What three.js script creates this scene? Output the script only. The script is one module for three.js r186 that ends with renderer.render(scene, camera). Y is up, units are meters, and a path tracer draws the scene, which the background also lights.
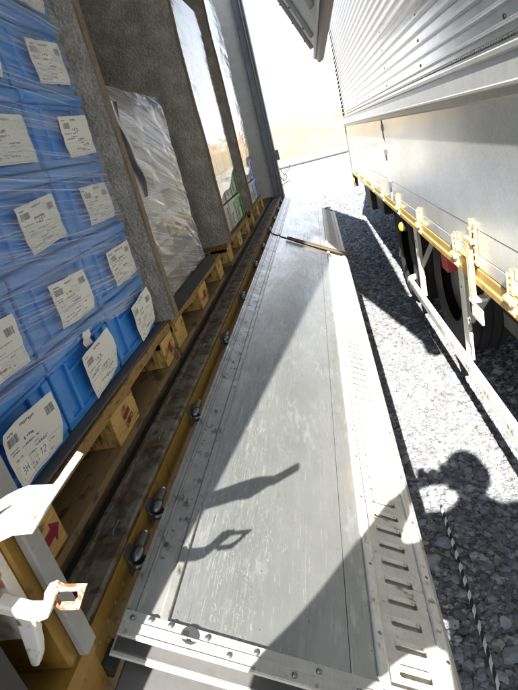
import * as THREE from 'three';
import { RoundedBoxGeometry } from 'three/addons/geometries/RoundedBoxGeometry.js';
import { mergeGeometries, mergeVertices } from 'three/addons/utils/BufferGeometryUtils.js';
import { MarchingCubes } from 'three/addons/objects/MarchingCubes.js';

// Frame: x = to the right of the lorry side, y = up from the gravel, z = -F (F = metres forward along the lorry).
// ---------------------------------------------------------------- camera, sky, sun, exposure
const scene = new THREE.Scene();
const EYE = 1.68;
const camera = new THREE.PerspectiveCamera(69.33, 769 / 1024, 0.02, 4000);
camera.position.set(0, EYE, 0);
camera.up.set(0.18193, 0.89827, -0.40001);
camera.lookAt(-0.18248, EYE - 0.36889, -0.91138);

const SUN = new THREE.Vector3(-0.158, 1, 1.25).normalize();      // towards the sun: behind the camera, a little left
{
  const w = 512, h = 256, d = new Float32Array(w * h * 4);
  for (let j = 0; j < h; j++) for (let i = 0; i < w; i++) {
    const el = ((j + 0.5) / h - 0.5) * Math.PI, az = ((i + 0.5) / w - 0.5) * 2 * Math.PI;
    const x = Math.cos(el) * Math.cos(az), y = Math.sin(el), z = Math.cos(el) * Math.sin(az);
    const c = Math.max(0, x * SUN.x + y * SUN.y + z * SUN.z);
    const k = Math.exp(-Math.max(0, y) * 3.2), glow = 0.22 * Math.pow(c, 6);
    const o = (j * w + i) * 4;
    if (y < -0.01) { d[o] = 0.2; d[o + 1] = 0.19; d[o + 2] = 0.17; }
    else {
      d[o] = 0.055 + 0.43 * k + glow; d[o + 1] = 0.09 + 0.405 * k + glow; d[o + 2] = 0.165 + 0.35 * k + glow * 0.9;
    }
    d[o + 3] = 1;
  }
  const t = new THREE.DataTexture(d, w, h, THREE.RGBAFormat, THREE.FloatType);
  t.mapping = THREE.EquirectangularReflectionMapping; t.magFilter = THREE.LinearFilter; t.minFilter = THREE.LinearFilter;
  t.needsUpdate = true;
  scene.background = t; scene.environment = t;
}
const sun = new THREE.DirectionalLight(new THREE.Color(1, 0.955, 0.88), 5);
sun.position.copy(SUN).multiplyScalar(30).add(new THREE.Vector3(0, 0, -4)); sun.target.position.set(0, 0, -4);
sun.castShadow = true; sun.shadow.mapSize.set(4096, 4096);
Object.assign(sun.shadow.camera, { left: -10, right: 10, top: 12, bottom: -12, near: 1, far: 70 });
scene.add(sun, sun.target);

const renderer = new THREE.WebGLRenderer({ antialias: true });
renderer.setSize(769, 1024);
renderer.toneMapping = THREE.LinearToneMapping;
renderer.toneMappingExposure = 6.2;
renderer.shadowMap.enabled = true; renderer.shadowMap.type = THREE.PCFSoftShadowMap;

// ---------------------------------------------------------------- helpers
let seed = 12345;
const rnd = () => { seed |= 0; seed = (seed + 0x6D2B79F5) | 0; let t = Math.imul(seed ^ (seed >>> 15), 1 | seed); t = (t + Math.imul(t ^ (t >>> 7), 61 | t)) ^ t; return ((t ^ (t >>> 14)) >>> 0) / 4294967296; };
const rr = (a, b) => a + (b - a) * rnd();
const hash = (x, y, s) => { let h = Math.imul(x | 0, 374761393) + Math.imul(y | 0, 668265263) + Math.imul(s | 0, 1274126177); h = Math.imul(h ^ (h >>> 13), 1274126177); return ((h ^ (h >>> 16)) >>> 0) / 4294967296; };
const md = (a, n) => ((a % n) + n) % n;
// tileable value noise: nx, ny cells over the unit square
function vn(u, v, nx, ny, s) {
  const x = u * nx, y = v * ny, i = Math.floor(x), j = Math.floor(y), f = x - i, g = y - j;
  const a = f * f * (3 - 2 * f), b = g * g * (3 - 2 * g), H = (p, q) => hash(md(p, nx), md(q, ny), s);
  return (H(i, j) * (1 - a) + H(i + 1, j) * a) * (1 - b) + (H(i, j + 1) * (1 - a) + H(i + 1, j + 1) * a) * b;
}
const fbm = (u, v, nx, ny, s, o = 4) => { let r = 0, a = 0.5, t = 0; for (let k = 0; k < o; k++) { r += a * vn(u, v, nx << k, ny << k, s + k); t += a; a *= 0.5; } return r / t; };
const mixa = (a, b, t) => [a[0] + (b[0] - a[0]) * t, a[1] + (b[1] - a[1]) * t, a[2] + (b[2] - a[2]) * t];
const clamp = (x, a = 0, b = 1) => Math.min(b, Math.max(a, x)), ss = (a, b, x) => { const t = clamp((x - a) / (b - a)); return t * t * (3 - 2 * t); };

// an image in floats (sRGB 0..1) that strokes can be drawn on; tex() turns it into a texture with its size in metres
class Img {
  constructor(w, h, fn) { this.w = w; this.h = h; this.d = new Float32Array(w * h * 3); for (let j = 0; j < h; j++) for (let i = 0; i < w; i++) { const c = fn((i + 0.5) / w, (j + 0.5) / h), o = (j * w + i) * 3; if (typeof c === 'number') this.d[o] = this.d[o + 1] = this.d[o + 2] = c; else { this.d[o] = c[0]; this.d[o + 1] = c[1]; this.d[o + 2] = c[2]; } } }
  dot(x, y, r, c, a) { for (let j = Math.floor(y - r); j <= y + r; j++) for (let i = Math.floor(x - r); i <= x + r; i++) { const q = Math.hypot(i + 0.5 - x, j + 0.5 - y); if (q > r) continue; const k = a * Math.min(1, r - q + 0.2), o = (md(j, this.h) * this.w + md(i, this.w)) * 3; for (let n = 0; n < 3; n++) this.d[o + n] += (c[n] - this.d[o + n]) * k; } }
  line(x0, y0, x1, y1, r, c, a, rough = 0) { const n = Math.max(1, Math.ceil(Math.hypot(x1 - x0, y1 - y0) / Math.max(0.6, r))); for (let k = 0; k <= n; k++) { const t = k / n; if (rough && hash(k, x0 * 7 | 0, y0 | 0) < rough) continue; this.dot(x0 + (x1 - x0) * t, y0 + (y1 - y0) * t, r, c, a); } }
  tex(mw, mh, srgb = true) {
    const b = new Uint8Array(this.w * this.h * 4);
    for (let k = 0; k < this.w * this.h; k++) { for (let n = 0; n < 3; n++) b[k * 4 + n] = clamp(this.d[k * 3 + n]) * 255; b[k * 4 + 3] = 255; }
    const t = new THREE.DataTexture(b, this.w, this.h); t.wrapS = t.wrapT = THREE.RepeatWrapping; t.magFilter = THREE.LinearFilter; t.minFilter = THREE.LinearMipmapLinearFilter; t.generateMipmaps = true;
    if (srgb) t.colorSpace = THREE.SRGBColorSpace; t.repeat.set(1 / mw, 1 / mh); t.needsUpdate = true; return t;
  }
}
const std = (o) => new THREE.MeshStandardMaterial(o), phy = (o) => new THREE.MeshPhysicalMaterial(o);

// uv in metres from position, by the axis a face looks along
function uvm(geo) {
  const g = geo.index ? geo.toNonIndexed() : geo, p = g.attributes.position, uv = new Float32Array(p.count * 2);
  const a = new THREE.Vector3(), b = new THREE.Vector3(), c = new THREE.Vector3();
  for (let i = 0; i < p.count; i += 3) {
    a.fromBufferAttribute(p, i); b.fromBufferAttribute(p, i + 1).sub(a); c.fromBufferAttribute(p, i + 2).sub(a); b.cross(c);
    const x = Math.abs(b.x), y = Math.abs(b.y), z = Math.abs(b.z);
    for (let k = i; k < i + 3; k++) { const X = p.getX(k), Y = p.getY(k), Z = p.getZ(k); const q = y >= x && y >= z ? [X, Z] : x >= z ? [Y, Z] : [X, Y]; uv[k * 2] = q[0]; uv[k * 2 + 1] = q[1]; }
  }
  g.setAttribute('uv', new THREE.BufferAttribute(uv, 2)); g.deleteAttribute('uv1');
  return g;
}
// box between two corners: x, y (height), F
function bx(x0, x1, y0, y1, F0, F1, r = 0) {
  const w = x1 - x0, h = y1 - y0, d = F1 - F0, q = Math.min(r, w / 2.2, h / 2.2, d / 2.2);
  const g = r ? new RoundedBoxGeometry(w, h, d, 1, q) : new THREE.BoxGeometry(w, h, d);
  g.translate((x0 + x1) / 2, (y0 + y1) / 2, -(F0 + F1) / 2); return uvm(g);
}
const shp = (pts, holes = []) => { const s = new THREE.Shape(pts.map(q => new THREE.Vector2(q[0], q[1]))); for (const h of holes) s.holes.push(new THREE.Path(h.map(q => new THREE.Vector2(q[0], q[1])))); return s; };
// a cross-section (x, y) drawn out along F
const exF = (pts, F0, F1, bevel = 0) => { const g = new THREE.ExtrudeGeometry(shp(pts), { depth: F1 - F0 - 2 * bevel, bevelEnabled: bevel > 0, bevelSize: bevel, bevelThickness: bevel, bevelSegments: 1, bevelOffset: -bevel, curveSegments: 6 }); g.translate(0, 0, -F1 + bevel); return uvm(g); };
// an outline in (x, F) given thickness from y0 up to y1
const exY = (pts, holes, y0, y1) => { const g = new THREE.ExtrudeGeometry(shp(pts, holes), { depth: y1 - y0, bevelEnabled: false }); g.rotateX(-Math.PI / 2); g.translate(0, y0, 0); return uvm(g); };
function cyl(a, b, r0, r1 = r0, n = 14) { const d = new THREE.Vector3().subVectors(b, a), g = new THREE.CylinderGeometry(r1, r0, d.length(), n); g.applyQuaternion(new THREE.Quaternion().setFromUnitVectors(new THREE.Vector3(0, 1, 0), d.clone().normalize())); g.translate((a.x + b.x) / 2, (a.y + b.y) / 2, (a.z + b.z) / 2); return g.toNonIndexed(); }
const tube = (pts, r, n = 40, k = 8) => new THREE.TubeGeometry(new THREE.CatmullRomCurve3(pts), n, r, k, false).toNonIndexed();
const V = (x, y, F) => new THREE.Vector3(x, y, -F);
const strip = (g) => { for (const k of Object.keys(g.attributes)) if (!['position', 'normal', 'uv'].includes(k)) g.deleteAttribute(k); return g; };
const merge = (l) => mergeGeometries(l.map(g => strip(g.index ? g.toNonIndexed() : g)));
function jitter(g, amp, freq, sel = () => 1) {          // uneven surface: moves equal points equally
  const p = g.attributes.position;
  for (let i = 0; i < p.count; i++) { const x = p.getX(i), y = p.getY(i), z = p.getZ(i), k = amp * sel(x, y, z); const n = (s) => (fbm(md((x + z * 0.7) * freq, 1), md((y - z * 0.3 + x * 0.2) * freq, 1), 8, 8, s, 3) - 0.5) * 2 * k; p.setXYZ(i, x + n(1), y + n(5), z + n(9)); }
  g.computeVertexNormals(); return g;
}
function seg(x0, x1, y0, y1, F0, F1, nx, ny, nF) { const g = new THREE.BoxGeometry(x1 - x0, y1 - y0, F1 - F0, nx, ny, nF); g.translate((x0 + x1) / 2, (y0 + y1) / 2, -(F0 + F1) / 2); return uvm(g); }

const taken = {};
const numbered = (n) => { if (!(n in taken)) { taken[n] = 0; return n; } taken[n]++; return n + '_' + String(taken[n]).padStart(3, '0'); };
function mesh(name, geo, mat, parent) { const m = new THREE.Mesh(geo, mat); m.name = name; m.castShadow = m.receiveShadow = true; parent.add(m); return m; }
function tag(o, label, category, group, kind) { if (label) o.userData.label = label; if (category) o.userData.category = category; if (group) o.userData.group = group; if (kind) o.userData.kind = kind; return o; }
function thing(name, label, category, group) { const g = new THREE.Group(); g.name = numbered(name); scene.add(g); return tag(g, label, category, group); }
function solo(name, geo, mat, label, category, group, kind) { return tag(mesh(numbered(name), geo, mat, scene), label, category, group, kind); }
function grp(name, parent) { const g = new THREE.Group(); g.name = name; parent.add(g); return g; }
function base(g, x, y, F) { const b = V(x, y, F); g.position.add(b); for (const c of g.children) c.position.sub(b); return g; }
function copy(o, label, x, y, F) { const c = o.clone(); c.name = numbered(o.name.replace(/_\d{3}$/, '')); c.userData = { ...o.userData }; if (label) c.userData.label = label; c.position.set(x, y, -F); scene.add(c); return c; }
const rivetG = new THREE.SphereGeometry(1, 10, 5, 0, Math.PI * 2, 0, Math.PI / 2);
function rivet(parent, mat, x, y, F, r, nrm = 'y', flat = 0.7, name = 'rivet') { const m = mesh(name, rivetG, mat, parent); m.scale.set(r, r * flat, r); m.position.copy(V(x, y, F)); if (nrm === 'x') m.rotation.z = -Math.PI / 2; if (nrm === '-x') m.rotation.z = Math.PI / 2; if (nrm === 'z') m.rotation.x = Math.PI / 2; return m; }

// ---------------------------------------------------------------- materials
const M = {};
{
  // gate plate: dull grey sheet, scratched along its length, with pale rubbed patches
  const W = 512, H = 2048;
  const im = new Img(W, H, (u, v) => {
    const n = fbm(u, v, 6, 10, 11, 4), l = fbm(u, v, 90, 5, 17, 3), f = hash(u * W, v * H, 3);
    let c = 0.645 + (n - 0.5) * 0.08 + (l - 0.5) * 0.02 + (f - 0.5) * 0.025;
    const rub = ss(0.56, 0.74, fbm(u, v, 40, 60, 23, 3) * 0.55 + fbm(u, v, 5, 9, 29, 2) * 0.45);
    c += rub * 0.07;
    return [c * 0.985, c * 1.0, c * 1.0];
  });
  for (let k = 0; k < 1900; k++) {
    const col = rnd() < 0.93 ? [0.86, 0.86, 0.82] : [0.33, 0.32, 0.3], x = (rnd() < 0.6 ? (0.18 + 0.34 * rnd()) : rnd()) * W, y = rnd() * H, L = rr(3, 55) * (rnd() < 0.1 ? 4 : 1);
    im.line(x, y, x + rr(-1.5, 1.5), y + L, rr(0.5, 1.3), col, rr(0.2, 0.75), 0.35);
  }
  for (let k = 0; k < 150; k++) {                         // short rubbed dashes in clusters
    const cx = (0.2 + 0.5 * rnd()) * W, cy = rnd() * H;
    for (let q = 0; q < 9; q++) { const x = cx + rr(-22, 22), y = cy + rr(-30, 30); im.line(x, y, x + rr(-4, 7), y + rr(2, 12), rr(0.5, 1.5), [0.92, 0.92, 0.88], rr(0.3, 0.7), 0.4); }
  }
  for (let k = 0; k < 26; k++) { const x = rnd() * W, y = rnd() * H; im.line(x, y, x + rr(60, 240), y + rr(-60, 60), rr(0.5, 0.9), [0.8, 0.8, 0.77], rr(0.12, 0.3), 0.2); }
  for (let k = 0; k < 60; k++) im.dot(rnd() * W, rnd() * H, rr(0.8, 2.2), [0.3, 0.24, 0.16], 0.7);
  const ro = new Img(512, 512, (u, v) => 0.55 + (fbm(u, v, 50, 6, 41, 3) - 0.5) * 0.25 + (fbm(u, v, 5, 5, 47, 3) - 0.5) * 0.3);
  M.plate = std({ map: im.tex(0.42, 1.9), roughnessMap: ro.tex(0.5, 1.2, false), roughness: 0.47, metalness: 0.75, bumpMap: new Img(512, 512, (u, v) => fbm(u, v, 3, 2, 57, 3) * 0.9 + fbm(u, v, 60, 20, 58, 2) * 0.1).tex(0.9, 1.1, false), bumpScale: 0.005 });
}
const wornMetal = (c, dirt, amt, s) => {
  const W = 256, H = 1024, im = new Img(W, H, (u, v) => { const n = fbm(u, v, 4, 26, s, 4), l = fbm(u, v, 50, 40, s + 7, 3), d = ss(0.66 - amt * 0.3, 0.9 - amt * 0.2, fbm(u, v, 4, 28, s + 13, 5) * 0.7 + fbm(u, v, 16, 70, s + 19, 3) * 0.3); const k = 1 + (n - 0.5) * 0.12 + (l - 0.5) * 0.08; return mixa(c.map(q => q * k), dirt, d); });
  for (let k = 0; k < 320; k++) { const x = rnd() * W, y = rnd() * H; im.line(x, y, x + rr(-12, 12), y + rr(2, 22), rr(0.4, 0.9), rnd() < 0.5 ? c.map(q => Math.min(1, q * 1.25)) : dirt, rr(0.15, 0.5), 0.3); }
  return im;
};
M.alu = std({ map: wornMetal([0.72, 0.715, 0.69], [0.42, 0.37, 0.3], 0.12, 101).tex(0.12, 0.9), roughness: 0.48, metalness: 0.35 });
M.aluDirty = std({ map: wornMetal([0.66, 0.66, 0.65], [0.3, 0.27, 0.235], 0.34, 131).tex(0.1, 0.8), roughness: 0.3, metalness: 0.65, bumpMap: new Img(256, 512, (u, v) => fbm(u, v, 4, 5, 77, 3)).tex(0.2, 0.5, false), bumpScale: 0.004 });
M.rail = std({ map: wornMetal([0.8, 0.785, 0.74], [0.45, 0.36, 0.24], 0.22, 151).tex(0.16, 0.6), roughness: 0.55, metalness: 0.1 });
M.stripWhite = std({ map: wornMetal([0.84, 0.83, 0.79], [0.52, 0.45, 0.35], 0.12, 171).tex(0.1, 0.7), roughness: 0.45, metalness: 0.15 });
M.gold = std({ map: wornMetal([0.56, 0.43, 0.17], [0.33, 0.22, 0.09], 0.22, 191).tex(0.25, 0.7), roughness: 0.5, metalness: 0.2 });
M.goldSill = std({ map: wornMetal([0.64, 0.52, 0.29], [0.45, 0.36, 0.2], 0.35, 197).tex(0.25, 0.7), roughness: 0.5, metalness: 0.15 });
M.wallGrey = std({ map: wornMetal([0.84, 0.835, 0.81], [0.7, 0.68, 0.63], 0.06, 277).tex(0.8, 1.4), roughness: 0.5 });
M.goldPale = std({ map: wornMetal([0.8, 0.7, 0.48], [0.55, 0.43, 0.25], 0.35, 193).tex(0.25, 0.7), roughness: 0.5, metalness: 0.1 });
M.floorEdge = std({ map: new Img(256, 1024, (u, v) => { const n = fbm(u, v, 5, 20, 211, 5), d = fbm(u, v, 9, 34, 213, 4), f = hash(u * 256, v * 1024, 5); return mixa(mixa([0.47, 0.44, 0.385], [0.38, 0.31, 0.23], ss(0.35, 0.68, n)), [0.22, 0.185, 0.145], ss(0.5, 0.75, d) * 0.7).map(c => c * (0.93 + 0.14 * f)); }).tex(0.25, 1.0), roughness: 0.75, metalness: 0.15, bumpMap: new Img(256, 256, (u, v) => fbm(u, v, 12, 12, 78, 4)).tex(0.15, 0.25, false), bumpScale: 0.004 });
M.rust = std({ map: new Img(256, 256, (u, v) => { const n = fbm(u, v, 6, 6, 231, 5), k = fbm(u, v, 24, 24, 237, 3); return mixa(mixa([0.36, 0.2, 0.12], [0.6, 0.42, 0.28], n), [0.76, 0.68, 0.57], ss(0.45, 0.62, k * 0.4 + n * 0.6)); }).tex(0.08, 0.08), roughness: 0.75, metalness: 0.1 });
M.rustPaint = std({ map: new Img(256, 256, (u, v) => { const n = fbm(u, v, 4, 4, 241, 5); return mixa([0.86, 0.84, 0.79], mixa([0.55, 0.3, 0.13], [0.66, 0.5, 0.36], fbm(u, v, 20, 20, 247, 3)), ss(0.5, 0.78, n) * 0.85); }).tex(0.12, 0.12), roughness: 0.5 });
M.whitePaint = std({ map: new Img(256, 256, (u, v) => { const n = fbm(u, v, 5, 5, 251, 5), k = 0.86 + (n - 0.5) * 0.06; return mixa([k, k * 0.99, k * 0.96], [0.55, 0.42, 0.28], ss(0.72, 0.8, fbm(u, v, 10, 10, 253, 4))); }).tex(0.3, 0.3), roughness: 0.4 });
M.steel = std({ color: 0x8d8f90, roughness: 0.28, metalness: 0.9 });
M.steelDark = std({ color: 0x696866, roughness: 0.42, metalness: 0.75 });
M.black = std({ color: 0x191918, roughness: 0.8 });
M.rubber = std({ map: new Img(256, 256, (u, v) => { const n = fbm(u, v, 8, 8, 261, 4); return [0.13 + n * 0.08, 0.13 + n * 0.078, 0.125 + n * 0.075]; }).tex(0.4, 0.4), roughness: 0.85 });
M.greyPaint = std({ map: wornMetal([0.56, 0.56, 0.54], [0.42, 0.4, 0.36], 0.06, 271).tex(0.6, 1.2), roughness: 0.55 });
M.darkFrame = std({ map: wornMetal([0.52, 0.53, 0.56], [0.42, 0.42, 0.42], 0.1, 281).tex(0.3, 1.1), roughness: 0.4, metalness: 0.4 });
M.innerWhite = std({ map: new Img(256, 256, (u, v) => { const n = fbm(u, v, 4, 4, 291, 4); return [0.85 + n * 0.06, 0.86 + n * 0.06, 0.87 + n * 0.06]; }).tex(1.4, 1.4), roughness: 0.5 });
M.bronze = std({ color: 0x57493a, roughness: 0.5, metalness: 0.2 });
const woodImg = (a, b, s, W = 256, H = 1024) => { const im = new Img(W, H, (u, v) => { const w = fbm(u, v, 5, 3, s, 3), g = 0.5 + 0.5 * Math.sin((u * 26 + w * 9 + fbm(u, v, 40, 4, s + 3, 2) * 3) * 6.283), n = fbm(u, v, 90, 6, s + 5, 3), d = ss(0.55, 0.8, fbm(u, v, 8, 14, s + 9, 4)); return mixa(mixa(a, b, g * 0.35 + n * 0.45), [0.2, 0.155, 0.1], d * 0.6); }); for (let k = 0; k < 90; k++) { const x = rnd() * W, y = rnd() * H; im.line(x, y, x + rr(-9, 9), y + rr(-30, 30), rr(0.5, 1.6), [0.22, 0.15, 0.08], rr(0.2, 0.6), 0.2); } return im; };
M.pallet = std({ map: woodImg([0.83, 0.69, 0.41], [0.71, 0.56, 0.31], 301).tex(0.16, 0.7), roughness: 0.8, bumpMap: new Img(256, 512, (u, v) => fbm(u, v, 40, 8, 303, 4)).tex(0.16, 0.5, false), bumpScale: 0.003 });
M.palletEdge = std({ map: woodImg([0.66, 0.52, 0.3], [0.5, 0.38, 0.2], 311).tex(0.06, 0.5), roughness: 0.85, bumpMap: new Img(256, 512, (u, v) => fbm(u, v, 10, 40, 313, 4)).tex(0.1, 0.5, false), bumpScale: 0.004 });
M.palletGrey = std({ map: woodImg([0.6, 0.5, 0.34], [0.46, 0.37, 0.24], 317).tex(0.2, 0.8), roughness: 0.85 });
M.deckWood = std({ map: woodImg([0.42, 0.34, 0.22], [0.3, 0.23, 0.14], 319).tex(0.2, 0.9), roughness: 0.85 });
M.speckle = std({ map: (() => { const im = new Img(512, 512, (u, v) => { const n = fbm(u, v, 70, 70, 321, 3), m = fbm(u, v, 6, 6, 323, 3), c = 0.59 + (n - 0.5) * 0.22 + (m - 0.5) * 0.2; return [c * 1.0, c * 0.97, c * 0.91]; }); for (let k = 0; k < 2200; k++) { const q = rnd(); im.dot(rnd() * 512, rnd() * 512, rr(0.6, 1.6), q < 0.5 ? [0.16, 0.16, 0.16] : q < 0.8 ? [0.62, 0.61, 0.58] : q < 0.9 ? [0.5, 0.38, 0.26] : [0.32, 0.38, 0.46], rr(0.2, 0.5)); } return im.tex(0.34, 0.34); })(), roughness: 0.95, bumpMap: new Img(256, 256, (u, v) => fbm(u, v, 30, 30, 327, 3)).tex(0.25, 0.25, false), bumpScale: 0.006 });
M.boardEdge = std({ map: new Img(128, 512, (u, v) => { const n = fbm(u, v, 10, 60, 331, 4), m = fbm(u, v, 2, 12, 333, 3); return mixa([0.52, 0.48, 0.42], [0.44, 0.37, 0.29], ss(0.3, 0.7, n * 0.6 + m * 0.4)); }).tex(0.1, 0.6), roughness: 0.9 });
const plastic = (c, s) => std({ map: new Img(256, 256, (u, v) => { const n = fbm(u, v, 7, 7, s, 4), f = fbm(u, v, 60, 60, s + 3, 2), k = 1 + (n - 0.5) * 0.14 + (f - 0.5) * 0.08; return c.map(q => q * k); }).tex(0.5, 0.5), roughness: 0.42 });
M.blue = plastic([0.22, 0.535, 0.84], 341);
M.crateGrey = plastic([0.62, 0.63, 0.6], 345); M.crateGreen = plastic([0.13, 0.55, 0.2], 347); M.crateBlue = plastic([0.2, 0.5, 0.8], 349);
M.cardboard = std({ map: new Img(256, 256, (u, v) => { const n = fbm(u, v, 4, 40, 351, 3), m = fbm(u, v, 6, 6, 353, 3), k = 1 + (n - 0.5) * 0.12 + (m - 0.5) * 0.12; return [0.56 * k, 0.47 * k, 0.35 * k]; }).tex(0.5, 0.5), roughness: 0.9 });
M.cartonWhite = std({ map: new Img(128, 128, (u, v) => { const k = 0.72 + fbm(u, v, 5, 5, 355, 3) * 0.08; return [k, k * 0.99, k * 0.96]; }).tex(0.4, 0.4), roughness: 0.8 });
// stretch film: thin clear sheet, drawn out in streaks
const streaks = (s, lo, hi, n) => { const W = 512, H = 512, im = new Img(W, H, (u, v) => lo + (hi - lo) * Math.pow(fbm(u + 0.02 * Math.sin(v * 6.283), v, 60, 3, s, 4), 1.6)); for (let k = 0; k < n; k++) { const x = rnd() * W, y = rnd() * H, L = rr(60, 420); im.line(x, y, x + rr(-14, 14), y + L, rr(0.4, 1.5), [1, 1, 1], rr(0.08, 0.35)); } return im; };
const bumpStreak = new Img(512, 256, (u, v) => fbm(u, v, 70, 3, 371, 3) * 0.6 + fbm(u, v, 14, 3, 373, 3) * 0.4);
M.filmBlue = phy({ color: 0xe4ecf2, alphaMap: streaks(361, 0.03, 0.42, 170).tex(0.55, 1.1, false), transparent: true, roughness: 0.3, bumpMap: bumpStreak.tex(0.3, 1.0, false), bumpScale: 0.004, side: THREE.DoubleSide, clearcoat: 0.6, clearcoatRoughness: 0.15 });
M.filmGloss = phy({ color: 0xb2b5b6, alphaMap: streaks(381, 0.25, 0.95, 300).tex(0.4, 1.2, false), transparent: true, roughness: 0.22, bumpMap: bumpStreak.tex(0.22, 0.9, false), bumpScale: 0.006, side: THREE.DoubleSide, clearcoat: 1, clearcoatRoughness: 0.08, ior: 1.6 });
M.filmMirror = phy({ color: 0xffffff, transmission: 1, thickness: 0, roughness: 0.09, ior: 1.75, bumpMap: new Img(256, 512, (u, v) => fbm(u, v, 8, 3, 391, 3)).tex(0.6, 1.2, false), bumpScale: 0.004, side: THREE.DoubleSide });
// side of the other lorry: polished galvanised sheet with fine spangle and faint smears
M.sheetGrey = std({ map: new Img(256, 256, (u, v) => { const n = fbm(u, v, 6, 6, 263, 5), c = 0.27 + n * 0.12; return [c, c * 0.99, c * 0.97]; }).tex(0.5, 0.5), roughness: 0.8 });
M.galv = std({ map: (() => { const im = new Img(512, 512, (u, v) => { const s = fbm(u, v, 120, 120, 9, 2), n = fbm(u, v, 8, 6, 401, 4), c = 0.77 + (s - 0.5) * 0.1 + (n - 0.5) * 0.07; return [c * 0.98, c * 1.0, c * 1.01]; }); for (let k = 0; k < 500; k++) { const x = rnd() * 512, y = rnd() * 512; im.line(x, y, x + rr(-5, 5), y + rr(3, 30), rr(0.4, 0.9), [0.85, 0.85, 0.82], rr(0.1, 0.35), 0.3); } return im.tex(0.8, 0.8); })(), roughnessMap: new Img(256, 256, (u, v) => 0.5 + (fbm(u, v, 5, 3, 407, 4) - 0.5) * 0.22).tex(1.6, 1.6, false), roughness: 0.5, metalness: 0.5 });
M.corrug = std({ map: wornMetal([0.76, 0.765, 0.765], [0.64, 0.63, 0.6], 0.05, 411).tex(0.7, 1.3), roughness: 0.2, metalness: 0.85 });
M.darkGrey = std({ map: wornMetal([0.33, 0.33, 0.33], [0.25, 0.24, 0.22], 0.15, 427).tex(0.4, 0.6), roughness: 0.6 });
M.cartonGrey = std({ map: new Img(128, 128, (u, v) => { const k = 0.5 + fbm(u, v, 5, 5, 357, 3) * 0.1; return [k, k * 0.99, k * 0.97]; }).tex(0.4, 0.4), roughness: 0.8 });
M.bandGrey = std({ map: wornMetal([0.6, 0.605, 0.6], [0.5, 0.49, 0.46], 0.05, 421).tex(0.3, 1.1), roughness: 0.38, metalness: 0.45 });
M.tyre = std({ color: 0x1d1d1d, roughness: 0.85 });
M.chassis = std({ map: wornMetal([0.2, 0.2, 0.2], [0.28, 0.25, 0.21], 0.2, 431).tex(0.4, 0.9), roughness: 0.7 });
M.red = std({ color: 0x9c3430, roughness: 0.5 });
M.green = std({ color: 0x2f8f5f, roughness: 0.6 });
M.lampYellow = phy({ color: 0xd8c62a, roughness: 0.25, clearcoat: 0.6 });
M.stone = std({ color: 0xffffff, roughness: 0.85 });
M.gravel = std({ map: (() => { const im = new Img(1024, 1024, (u, v) => { const n = fbm(u, v, 12, 12, 441, 5), f = fbm(u, v, 160, 160, 443, 2), c = 0.36 + (n - 0.5) * 0.16 + (f - 0.5) * 0.3; return [c * 1.0, c * 0.985, c * 0.96]; }); for (let k = 0; k < 14000; k++) { const g = rr(0.22, 0.66), w = rr(-0.02, 0.03); im.dot(rnd() * 1024, rnd() * 1024, rr(1.2, 4.2), [g + w, g, g - w], rr(0.4, 0.9)); } return im.tex(2.2, 2.2); })(), roughness: 0.95, bumpMap: new Img(512, 512, (u, v) => fbm(u, v, 60, 60, 447, 3)).tex(1.1, 1.1, false), bumpScale: 0.02 });
M.field = std({ map: new Img(512, 512, (u, v) => { const n = fbm(u, v, 6, 9, 451, 5), f = fbm(u, v, 90, 90, 453, 3); return mixa([0.45, 0.385, 0.28], [0.56, 0.515, 0.43], ss(0.35, 0.65, n) * 0.75 + f * 0.25); }).tex(14, 14), roughness: 0.95 });
M.concrete = std({ map: new Img(512, 512, (u, v) => { const n = fbm(u, v, 5, 5, 461, 5), f = hash(u * 512, v * 512, 7), c = 0.53 + (n - 0.5) * 0.14 + (f - 0.5) * 0.04; return [c, c * 0.97, c * 0.9]; }).tex(3, 3), roughness: 0.9 });
M.pipe = std({ color: 0x63686a, roughness: 0.6 });
M.kerb = std({ map: new Img(256, 256, (u, v) => { const c = 0.44 + (fbm(u, v, 6, 6, 471, 5) - 0.5) * 0.16; return [c, c * 0.985, c * 0.95]; }).tex(1.2, 1.2), roughness: 0.9 });

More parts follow.
